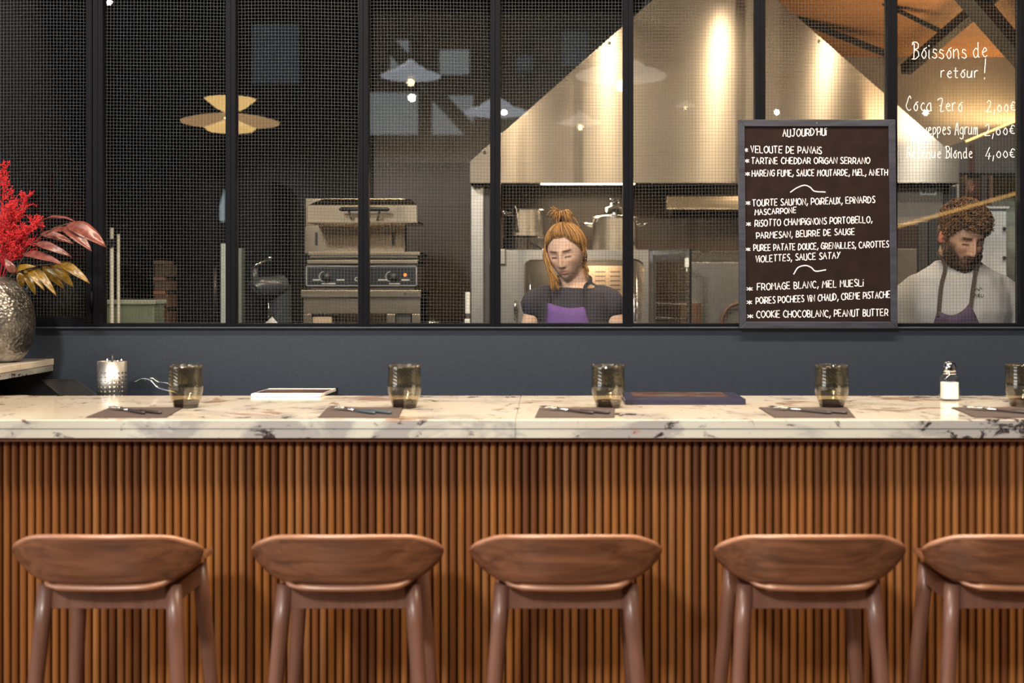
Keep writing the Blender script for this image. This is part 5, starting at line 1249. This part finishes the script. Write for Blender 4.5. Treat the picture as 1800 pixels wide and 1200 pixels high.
def hand(mb, wrist, dirv, side, sc_=1.0):
    d = Vector(dirv).normalized(); up = Vector((0,0,1)); lat = d.cross(up).normalized()*side; up = lat.cross(d).normalized()*(1 if side > 0 else -1)
    if up.z < 0: up = -up
    w0 = Vector(wrist); pc = w0+d*0.048*sc_
    for k in range(4):
        u = (k-1.5)*0.019*sc_
        limb(mb, [w0+lat*u*0.55, w0+d*0.045*sc_+lat*u*0.9, w0+d*0.085*sc_+lat*u], [0.014*sc_, 0.0135*sc_, 0.0105*sc_], 3, 10)
        L = (0.068, 0.078, 0.073, 0.056)[k]*sc_; b0 = w0+d*0.085*sc_+lat*u
        limb(mb, [b0, b0+d*L*0.45-up*0.006, b0+d*L*0.75-up*0.022, b0+d*L*0.88-up*0.038], [0.0098*sc_, 0.0088*sc_, 0.008*sc_, 0.0068*sc_], 3, 10)
    b0 = w0+d*0.030*sc_-lat*0.024*sc_
    limb(mb, [b0, b0+d*0.030-lat*0.018, b0+d*0.055-lat*0.022-up*0.012, b0+d*0.072-lat*0.014-up*0.022], [0.014*sc_, 0.0115*sc_, 0.0098*sc_, 0.008*sc_], 3, 10)

def person(name, label, hc, hscale, yaw, pitch, roll, man, cxb, cyb, zneck, sh_w, skin, shirt_mat, sleeve_z, sleeve_flare, trousers):
    root = thing('person', (cxb, cyb, 0), label, 'person')
    HM = Matrix.Translation(hc) @ Matrix.Rotation(math.radians(yaw), 4, 'Z') @ Matrix.Rotation(math.radians(pitch), 4, 'X') @ Matrix.Rotation(math.radians(roll), 4, 'Y') @ Matrix.Scale(hscale, 4)
    HI = HM.inverted()
    nu, nv = 120, 100; vs = []; fs = []
    for i in range(nv+1):
        b = -PI/2+PI*i/nv
        for k in range(nu):
            a = 2*PI*k/nu
            vs.append(HM @ head_point(math.cos(b)*math.sin(a), -math.cos(b)*math.cos(a), math.sin(b), man))
    for i in range(nv):
        for k in range(nu): fs.append((i*nu+k, i*nu+(k+1)%nu, (i+1)*nu+(k+1)%nu, (i+1)*nu+k))
    body = MB().add(vs, fs)
    for s_ in (-1, 1):                              # ears
        em = MB().ball((0,0,0), 0.0075, 0.017, 0.030, 16, 12); rim = MB()
        rim.tube([(s_*0.006, 0.004+0.016*math.cos(a), 0.028*math.sin(a)+0.003) for a in [PI*1.6-k*PI*1.35/12 for k in range(13)]], 0.0046, 8)
        E = HM @ Matrix.Translation((s_*0.077, 0.012, -0.004)) @ Matrix.Rotation(s_*-0.35, 4, 'Z')
        for q_ in (em,): body.add([E @ v for v in q_.v], q_.f)
    nb = Vector((cxb, cyb, zneck)); sk = HM @ Vector((0, 0.028, -0.065)); r_n = 0.060 if man else 0.050
    limb(body, [sk, sk.lerp(nb, 0.5), nb, nb+Vector((0,0.01,-0.06))], [r_n*0.95, r_n, r_n*1.12, r_n*1.4], 4, 20)
    rx = sh_w
    dk = 0.020 if man else 0.0
    T = [((cxb,cyb+0.01,zneck-0.02),rx*0.44,0.062),((cxb,cyb+0.01,zneck-0.052-dk*0.6),rx*0.78,0.082),((cxb,cyb,zneck-0.11-dk),rx*0.93,0.100),((cxb,cyb-0.01,zneck-0.20),rx*0.90,0.112),
         ((cxb,cyb,zneck-0.33),rx*0.80,0.105),((cxb,cyb+0.02,zneck-0.47),rx*0.82,0.110),((cxb,cyb+0.03,zneck-0.58),rx*0.90,0.120),((cxb,cyb+0.03,zneck-0.66),rx*0.85,0.11)]
    body.rings(T, 32)
    zs = zneck-(0.128 if man else 0.086); arms = []
    for s_ in (-1, 1):
        shd = Vector((cxb+s_*rx*0.90, cyb+0.01, zs)); el = Vector((cxb+s_*(rx+(0.075 if man else 0.035)), cyb-0.015, zs-0.275)); wr = Vector((cxb+s_*0.13, min(cyb-0.16, cyb-0.16), 0.965))
        ua = 0.052 if man else 0.043
        limb(body, [shd, shd.lerp(el, 0.5)+Vector((s_*0.012,0,0)), el, el.lerp(wr, 0.4), wr], [ua*1.0, ua, ua*0.82, ua*0.80, ua*0.55], 5, 18)
        hand(body, wr, (-s_*0.35, -0.55, -0.25), s_, 1.05 if man else 0.92)
        arms.append((shd, el, s_, ua))
        hip = Vector((cxb+s_*0.095, cyb+0.03, zneck-0.66)); kn = Vector((cxb+s_*0.10, cyb+0.015, 0.48)); an_ = Vector((cxb+s_*0.105, cyb+0.05, 0.085))
        limb(body, [hip, hip.lerp(kn, 0.5), kn, kn.lerp(an_, 0.35), an_], [0.085,0.072,0.055,0.053,0.036], 5, 16)
        limb(body, [an_+Vector((0,0.02,-0.045)), an_+Vector((0,-0.07,-0.05)), an_+Vector((s_*0.01,-0.15,-0.06))], [0.036,0.034,0.024], 4, 12)
    zch = hc.z-0.15*hscale
    def tint(v):
        if v.z < zch: return (1,1,1)
        return face_tint(HI @ v, man)
    remesh(body, 'body', skin, root, 0.0033, 1, tint, 0.35)
    # shirt: torso and short sleeves, one cloth surface
    sh = MB(); g = 0.011 if not man else 0.022
    ntop = len(sh.v); sh.rings([((cxb,cyb+0.010,zneck-0.002),r_n*1.34,r_n*1.30)]+[(c, a+g*(1 if k else 0.8), b+g) for k, (c, a, b) in enumerate(T[:-1])], 32)
    for k in range(96):                             # scooped neckline: lower in front
        q_ = sh.v[k]; fr_ = max(0.0, (cyb+0.012-q_.y)/(r_n*1.3)); fr_ = min(1, fr_)
        sh.v[k] = q_-Vector((0, 0.010*fr_, (0.042, 0.026, 0.006)[k//32]*fr_**1.3))
    for shd, el, s_, ua in arms:
        f = (shd.z-sleeve_z)/(shd.z-el.z); end = shd.lerp(el, f)+Vector((s_*sleeve_flare, 0, 0))
        limb(sh, [shd+Vector((-s_*0.02,0,0)), shd.lerp(end, 0.5)+Vector((s_*0.010,0,0)), end], [ua*1.0+g, ua*1.08+g, ua*1.12+g+sleeve_flare*0.35], 6, 20)
    # folds: gentle ridges along pull lines
    amp = 0.005 if man else 0.0035
    def wr_(v):
        n1 = noise.noise(Vector((v.x*14+v.z*5, v.y*8, v.z*4+3))); n2 = noise.noise(Vector((v.x*30-v.z*9, v.y*12, v.z*7)))
        return (n1*amp*1.6+n2*amp*0.7)
    o = remesh(sh, 'shirt', shirt_mat, root, 0.006, 14)
    c0_ = Vector((0, 0, zneck-0.2))
    for v in o.data.vertices:
        d = Vector((v.co.x, v.co.y, 0)); d = d.normalized() if d.length > 1e-4 else Vector((0,0,1))
        if v.co.z < zneck-0.035: v.co += d*wr_(v.co)
    tr = MB(); tr.rings([(c, a+0.018, b+0.018) for c, a, b in T[5:]], 28)
    for s_ in (-1, 1):
        hip = Vector((cxb+s_*0.095, cyb+0.03, zneck-0.64)); kn = Vector((cxb+s_*0.10, cyb+0.015, 0.48)); an_ = Vector((cxb+s_*0.105, cyb+0.05, 0.10))
        limb(tr, [hip, hip.lerp(kn, 0.5), kn, an_], [0.098,0.086,0.073,0.062], 5, 18)
    remesh(tr, 'trousers', trousers, root, 0.011, 3)
    for s_ in (-1, 1):
        an_ = Vector((cxb+s_*0.105, cyb+0.05, 0.085)); sm_ = MB()
        limb(sm_, [an_+Vector((0,0.03,-0.035)), an_+Vector((0,-0.07,-0.04)), an_+Vector((s_*0.01,-0.16,-0.05))], [0.047,0.045,0.034], 4, 12)
        for k, v in enumerate(sm_.v): sm_.v[k] = Vector((v.x, v.y, max(v.z, 0.001)))
        remesh(sm_, 'shoe', M['black'], root, 0.008, 2)
    def surf_y(x, z, extra):                        # front of the shirt
        for (c1, a1, b1), (c2, a2, b2) in zip(T, T[1:]):
            if c2[2] <= z <= c1[2]:
                k = (c1[2]-z)/(c1[2]-c2[2]); a = a1+(a2-a1)*k+g; b = b1+(b2-b1)*k+g; yc = c1[1]+(c2[1]-c1[1])*k
                u = max(-0.98, min(0.98, (x-cxb)/a)); return yc-b*math.sqrt(1-u*u)-extra
        return cyb-0.13-extra
    return root, HM, surf_y, nb, r_n

def hair_mat(name, dark, light):
    t_ = NT(name); g_i = t_.node('ShaderNodeNewGeometry')
    c = t_.ramp(g_i.outputs['Random Per Island'], [(0.0, dark), (0.6, tuple((a+b)/2 for a, b in zip(dark, light))), (1.0, light)])
    t_.set(c, 0.5); t_.b.inputs['Specular IOR Level'].default_value = 0.3; return t_.m
def apron(root, surf_y, mat, strap_mat, tl, tr, sag, zbot, hw_bot, cxb, straps):
    nu, nv = 18, 24; vs = []; fs = []
    for i in range(nv+1):
        v = i/nv
        for j in range(nu+1):
            u = j/nu; x = (tl[0]+(tr[0]-tl[0])*u)*(1-min(1, v*2.4))+(cxb+hw_bot*(u*2-1))*min(1, v*2.4)
            zt_ = tl[1]+(tr[1]-tl[1])*u-sag*math.sin(PI*u)
            z = zt_+(zbot-zt_)*v
            fold = 0.007*math.sin(u*PI*3.0+v*2)*(1-v)
            vs.append((x, surf_y(x, z, 0.010)-abs(fold)*0.9, z))
    for i in range(nv):
        for j in range(nu): fs.append((i*(nu+1)+j, i*(nu+1)+j+1, (i+1)*(nu+1)+j+1, (i+1)*(nu+1)+j))
    ap = build(MB().add(vs, fs), 'apron', mat, root, smooth=True, solid=0.003)
    for st_ in straps:
        mb = MB(); pts = smoothpts(st_, 6); w_ = 0.009; vs = []; fs = []
        for i, p in enumerate(pts):
            d = (pts[min(i+1, len(pts)-1)]-pts[max(i-1, 0)]).normalized(); sd = d.cross(Vector((0,-1,0.25))).normalized()*0.0072
            nrm = sd.cross(d).normalized()*0.0016
            vs += [p-sd-nrm, p+sd-nrm, p+sd+nrm, p-sd+nrm]
        for i in range(len(pts)-1):
            for k in range(4): fs.append((i*4+k, i*4+(k+1)%4, (i+1)*4+(k+1)%4, (i+1)*4+k))
        fs += [(3,2,1,0), tuple((len(pts)-1)*4+k for k in range(4))]
        build(mb.add(vs, fs), 'apron_strap', strap_mat, ap, smooth=False)
    return ap

# --- woman at the prep counter
WYp = 4.92; wv_ = lambda px, py, d=0: P(px, py, WYp+d)
M['skin_w'] = skin_mat('fair_skin', (0.66,0.44,0.345)); M['skin_m'] = skin_mat('warm_skin', (0.47,0.28,0.195))
M['tee_navy'] = plain('navy_tee_cloth', (0.030,0.027,0.042), 0.85, var=0.15, scale=120, bump=0.1)
M['tee_grey'] = plain('light_grey_tee_cloth', (0.36,0.365,0.385), 0.85, var=0.05, scale=120, bump=0.1)
M['purple'] = plain('purple_apron_cloth', (0.135,0.065,0.27), 0.8, var=0.12, scale=150)
M['plum'] = plain('dark_plum_apron_cloth', (0.050,0.030,0.075), 0.8, var=0.12, scale=150)
M['jean'] = plain('black_trouser_cloth', (0.02,0.02,0.025), 0.85)
hcW = wv_(996, 443, -0.02); zn = wv_(0, 486).z; cW = wv_(1008, 0).x
root, HM, surf, nb, rn = person('woman', 'person with tied-up golden hair in navy t-shirt and purple apron, looking down behind the glass', hcW, 0.89, -19, 13, -5, False, cW, WYp+0.03, zn, 0.146, M['skin_w'], M['tee_navy'], wv_(0,541).z, 0.0, M['jean'])
tl = wv_(963, 531); tr = wv_(1026, 538)
zst = wv_(0, 505).z
M['strapcloth'] = plain('black_strap_cloth', (0.015,0.014,0.018), 0.9)
apron(root, surf, M['purple'], M['strapcloth'], (tl.x, tl.z), (tr.x, tr.z), 0.012, 0.62, 0.125, cW,
      [[Vector((tl.x+0.004, surf(tl.x,tl.z,0.014), tl.z)), Vector((tl.x+0.012, surf(tl.x+0.012,zst,0.008), zst)), Vector((cW-0.064, WYp-0.030, zn-0.020)), Vector((cW-0.062, WYp+0.02, zn-0.002)), Vector((cW-0.035, WYp+0.085, zn+0.004)), Vector((cW+0.035, WYp+0.085, zn+0.004)), Vector((cW+0.062, WYp+0.02, zn-0.002)),
        Vector((cW+0.064, WYp-0.030, zn-0.020)), Vector((tr.x+0.004, surf(tr.x,zst,0.008), zst)), Vector((tr.x-0.002, surf(tr.x,tr.z,0.014), tr.z))]])
M['blond'] = hair_mat('golden_brown_hair', (0.16,0.070,0.022), (0.58,0.30,0.085))
rr = random.Random(5); hb_ = MB()
def hp(lon, lat, out=0.006):
    d = Vector((math.cos(lat)*math.sin(lon), -math.cos(lat)*math.cos(lon), math.sin(lat)))
    p = head_point(*d); return HM @ (p+d*out)
def hairline(lon):
    a = abs(lon); return 0.70 if a < 0.4 else (0.70-(a-0.4)*0.62 if a < 1.3 else (0.142-(a-1.3)*0.7 if a < 2.0 else -0.38))
cap = MB(); nU, nV = 60, 22; vs = []; fs = []
for i in range(nV+1):
    for k in range(nU):
        lon = -PI+2*PI*k/nU; l0 = hairline(lon); lat = l0+(PI/2-l0)*i/nV
        vs.append(hp(lon, lat, 0.004+0.010*sstep(0, 0.3, i/nV)))
for i in range(nV):
    for k in range(nU): fs.append((i*nU+k, i*nU+(k+1)%nU, (i+1)*nU+(k+1)%nU, (i+1)*nU+k))
hb_.add(vs, fs)
tie_l = Vector((0.0, 0.012, 0.131)); tie = HM @ tie_l
for k in range(420):
    lon = rr.uniform(-PI, PI); lat = hairline(lon)+rr.uniform(-0.02, 0.10); pts = []
    dl = rr.uniform(-0.08, 0.08); o0 = rr.uniform(0.008, 0.017)
    for q in range(7):
        f = q/6; la = lat+(1.45-lat)*f; pts.append(hp(lon+dl*math.sin(PI*f), la, 0.006+(o0-0.004)*sstep(0,0.3,f)))
    pts.append(tie.copy())
    hb_.tube(pts, [0.0009]+[0.0021]*6+[0.0012], 5)
axis = (HM.to_3x3() @ Vector((0,0.1,1))).normalized()
for k in range(150):                                # tuft falling out of the hair tie
    a = rr.uniform(0, 2*PI); rad = rr.uniform(0.3, 1); L = rr.uniform(0.035, 0.075)
    sd = Vector((math.cos(a), math.sin(a)*0.8, 0)); up = rr.uniform(0.2, 0.6)
    p1 = tie+axis*0.012+sd*0.006; p2 = tie+axis*(0.030+0.012*rr.random())+sd*0.022*rad; p3 = p2+sd*L*0.35*rad+axis*L*(up-0.45); p4 = p3+sd*L*0.22+axis*L*(-0.45+rr.uniform(-.25,.35))
    hb_.tube(smoothpts([tie, p1, p2, p3, p4], 3), [0.0018]*7+[0.0016]*4+[0.0012, 0.0007], 5)
for k in range(8):                                  # a few stray ends pointing up left
    e = tie+Vector((-0.03-0.022*rr.random(), rr.uniform(-.02,.02), 0.045+0.02*rr.random()))
    hb_.tube(smoothpts([tie, tie.lerp(e,0.5)+Vector((0.004,0,0.012)), e], 4), [0.0017]*7+[0.0010, 0.0006], 5)
for k in range(110):                                # loose lengths framing the face
    left = k < 85
    if left: st_ = hp(rr.uniform(-1.45,-1.02), rr.uniform(0.22, 0.55), 0.012); e = wv_(rr.uniform(968, 984), rr.uniform(490, 514), -0.085); mdx = wv_(rr.uniform(957, 968), 462, -0.06+rr.uniform(-.02,.02))
    else: st_ = hp(rr.uniform(1.35,1.7), rr.uniform(0.0, 0.30), 0.010); e = wv_(rr.uniform(1024, 1036), rr.uniform(470, 494), 0.0); mdx = wv_(rr.uniform(1024, 1031), 462, 0.0+rr.uniform(-.015,.015))
    hb_.tube(smoothpts([st_, st_.lerp(mdx,0.5)+Vector((-0.006 if left else 0.006,0,0)), mdx, mdx.lerp(e,0.6)+Vector((0,-0.006,0)), e], 3), [0.0017]*8+[0.0015]*3+[0.0011, 0.0006], 5)
build(hb_, 'hair', M['blond'], root, smooth=True, fix=False, props={'label': 'golden-brown hair tied up in a tuft'})
build(MB().lathe([(0.011,-0.004),(0.014,0),(0.011,0.004)], tie+axis*0.006, 16, cap=False), 'hair_tie', M['black'], root, smooth=True)
ep = HM @ Vector((0.079, 0.004, -0.040)); build(MB().ball(ep, 0.003, 0.003, 0.003, 10, 8), 'earring', M['chrome'], root, smooth=True)

# --- bearded man at the right-hand pane
MYp = 4.80; mv = lambda px, py, d=0: P(px, py, MYp+d)
hcM = mv(1690, 417, -0.03); zn = mv(0, 455).z; cM = mv(1690, 0).x
root, HM, surf, nb, rn = person('man', 'person with curly dark hair and beard in light grey t-shirt and dark apron, looking down', hcM, 0.96, 15, 19, 2, True, cM, MYp+0.03, zn, 0.190, M['skin_m'], M['tee_grey'], mv(0,585).z, 0.030, M['jean'])
tl = mv(1634, 545); tr = mv(1686, 532); zst = mv(0, 505).z
apron(root, surf, M['plum'], plain('brown_strap', (0.035,0.022,0.018), 0.7), (tl.x, tl.z), (tr.x, tr.z), 0.028, 0.62, 0.16, cM-0.02,
      [[Vector((tl.x+0.003, surf(tl.x,tl.z,0.018), tl.z-0.02)), Vector((mv(1643,0).x, surf(mv(1643,0).x, zst, 0.012), zst)), Vector((mv(1655,0).x, surf(mv(1655,0).x, zn-0.035, 0.012), zn-0.03)), Vector((cM-0.078, MYp+0.02, zn+0.018)), Vector((cM-0.04, MYp+0.11, zn+0.03)), Vector((cM+0.04, MYp+0.11, zn+0.03)),
        Vector((cM+0.078, MYp+0.02, zn+0.018)), Vector((mv(1707,0).x, surf(mv(1707,0).x, zn-0.035, 0.012), zn-0.03)), Vector((mv(1696,0).x, surf(mv(1696,0).x, zst, 0.012), zst)), Vector((tr.x+0.002, surf(tr.x,tr.z,0.018), tr.z-0.02))]])
M['brownhair'] = hair_mat('dark_brown_hair', (0.035,0.016,0.008), (0.24,0.115,0.050))
rr = random.Random(9); hb_ = MB()
def hairline(lon):
    a = abs(lon); return 0.46 if a < 0.75 else (0.46-(a-0.75)*0.75 if a < 1.35 else (0.0-(a-1.35)*0.45 if a < 2.2 else -0.40))
vs = []; fs = []
for i in range(nV+1):
    for k in range(nU):
        lon = -PI+2*PI*k/nU; l0 = hairline(lon); lat = l0+(PI/2-l0)*i/nV; d = Vector((math.cos(lat)*math.sin(lon), -math.cos(lat)*math.cos(lon), math.sin(lat)))
        p = head_point(*d, True); vs.append(HM @ (p+d*(0.004+0.010*sstep(0, 0.3, i/nV))))
for i in range(nV):
    for k in range(nU): fs.append((i*nU+k, i*nU+(k+1)%nU, (i+1)*nU+(k+1)%nU, (i+1)*nU+k))
hb_.add(vs, fs)
for k in range(1300):                                # curls
    lon = rr.uniform(-PI, PI); l0 = hairline(lon); lat = l0+(PI/2-l0)*(rr.random()**1.1)
    d = Vector((math.cos(lat)*math.sin(lon), -math.cos(lat)*math.cos(lon), math.sin(lat))); p = head_point(*d, True)
    top = sstep(0.1, 0.7, lat); r_ = rr.uniform(0.006, 0.0105)*(0.45+0.60*top); dd = (HM.to_3x3() @ d).normalized(); u = dd.orthogonal().normalized(); v = dd.cross(u); ph = rr.uniform(0, 2*PI)
    c = HM @ (p+d*(0.002+0.010*top)); n = 12; turns = rr.uniform(1.0, 1.7); L = 0.008+0.021*top
    dr_ = (u*math.cos(ph)+v*math.sin(ph))*rr.uniform(0.0, 0.014)
    pts = [c+dd*L*q/n+dr_*q/n+(u*math.cos(ph+2*PI*turns*q/n)+v*math.sin(ph+2*PI*turns*q/n))*r_*(0.5+0.5*math.sin(PI*q/n)) for q in range(n+1)]
    hb_.tube(pts, [0.0010]+[0.0016]*(n-1)+[0.0008], 4)
build(hb_, 'hair', M['brownhair'], root, smooth=True, fix=False, props={'label': 'short curly brown hair'})
bd = MB(); M['beard'] = hair_mat('brown_beard_hair', (0.035,0.018,0.009), (0.15,0.080,0.038))
for k in range(1500):
    lon = rr.uniform(-1.75, 1.75); lat = rr.uniform(-1.25, 0.05)
    d = Vector((math.cos(lat)*math.sin(lon), -math.cos(lat)*math.cos(lon), math.sin(lat))); p = head_point(*d, True); ax = abs(p.x)
    lim = -0.080 if ax < 0.022 else (-0.080+(ax-0.022)*1.4 if (ax < 0.056 or p.y < -0.040) else 0.012)
    mous = ax < 0.030 and -0.063 < p.z < -0.050
    if not (p.z < lim or mous) or (ax < 0.017 and -0.083 < p.z < -0.063): continue
    L = (0.017 if p.z < -0.07 else 0.009) if not mous else 0.007
    fl = Vector((p.x*1.5, -0.35 if p.y < 0 else 0.1, -1.0)).normalized() if not mous else Vector((math.copysign(0.8, p.x or 1), -0.35, -0.7)).normalized()
    q0 = p+d*0.0003; q1 = p+d*0.005+fl*L*0.5; q2 = p+d*0.004+fl*L+Vector((rr.uniform(-.004,.004), rr.uniform(-.003,.003), 0))
    bd.tube([HM @ q0, HM @ q1, HM @ q2], [0.0012, 0.0013, 0.0005], 4)
build(bd, 'beard', M['beard'], root, smooth=True, fix=False, props={'label': 'full brown beard'})
mk = MB()                                           # small dark print on the chest of the t-shirt
def chest(px, py):
    v = mv(px+14, py); return Vector((v.x*0.985, surf(v.x, v.z, 0.006), v.z))
for line in (((1691,508),(1695,504),(1697,509),(1701,506),(1704,510),(1708,505),(1711,509)), ((1694,522),(1696,516),(1699,521)), ((1701,521),(1702,516),(1705,517),(1702,519),(1705,521)), ((1708,516),(1707,521),(1710,521)), ((1712,521),(1712,517))):
    mk.tube(smoothpts([chest(*p_) for p_ in line], 3), 0.0012, 5)
build(mk, 'shirt_print', M['darksteel'], root)
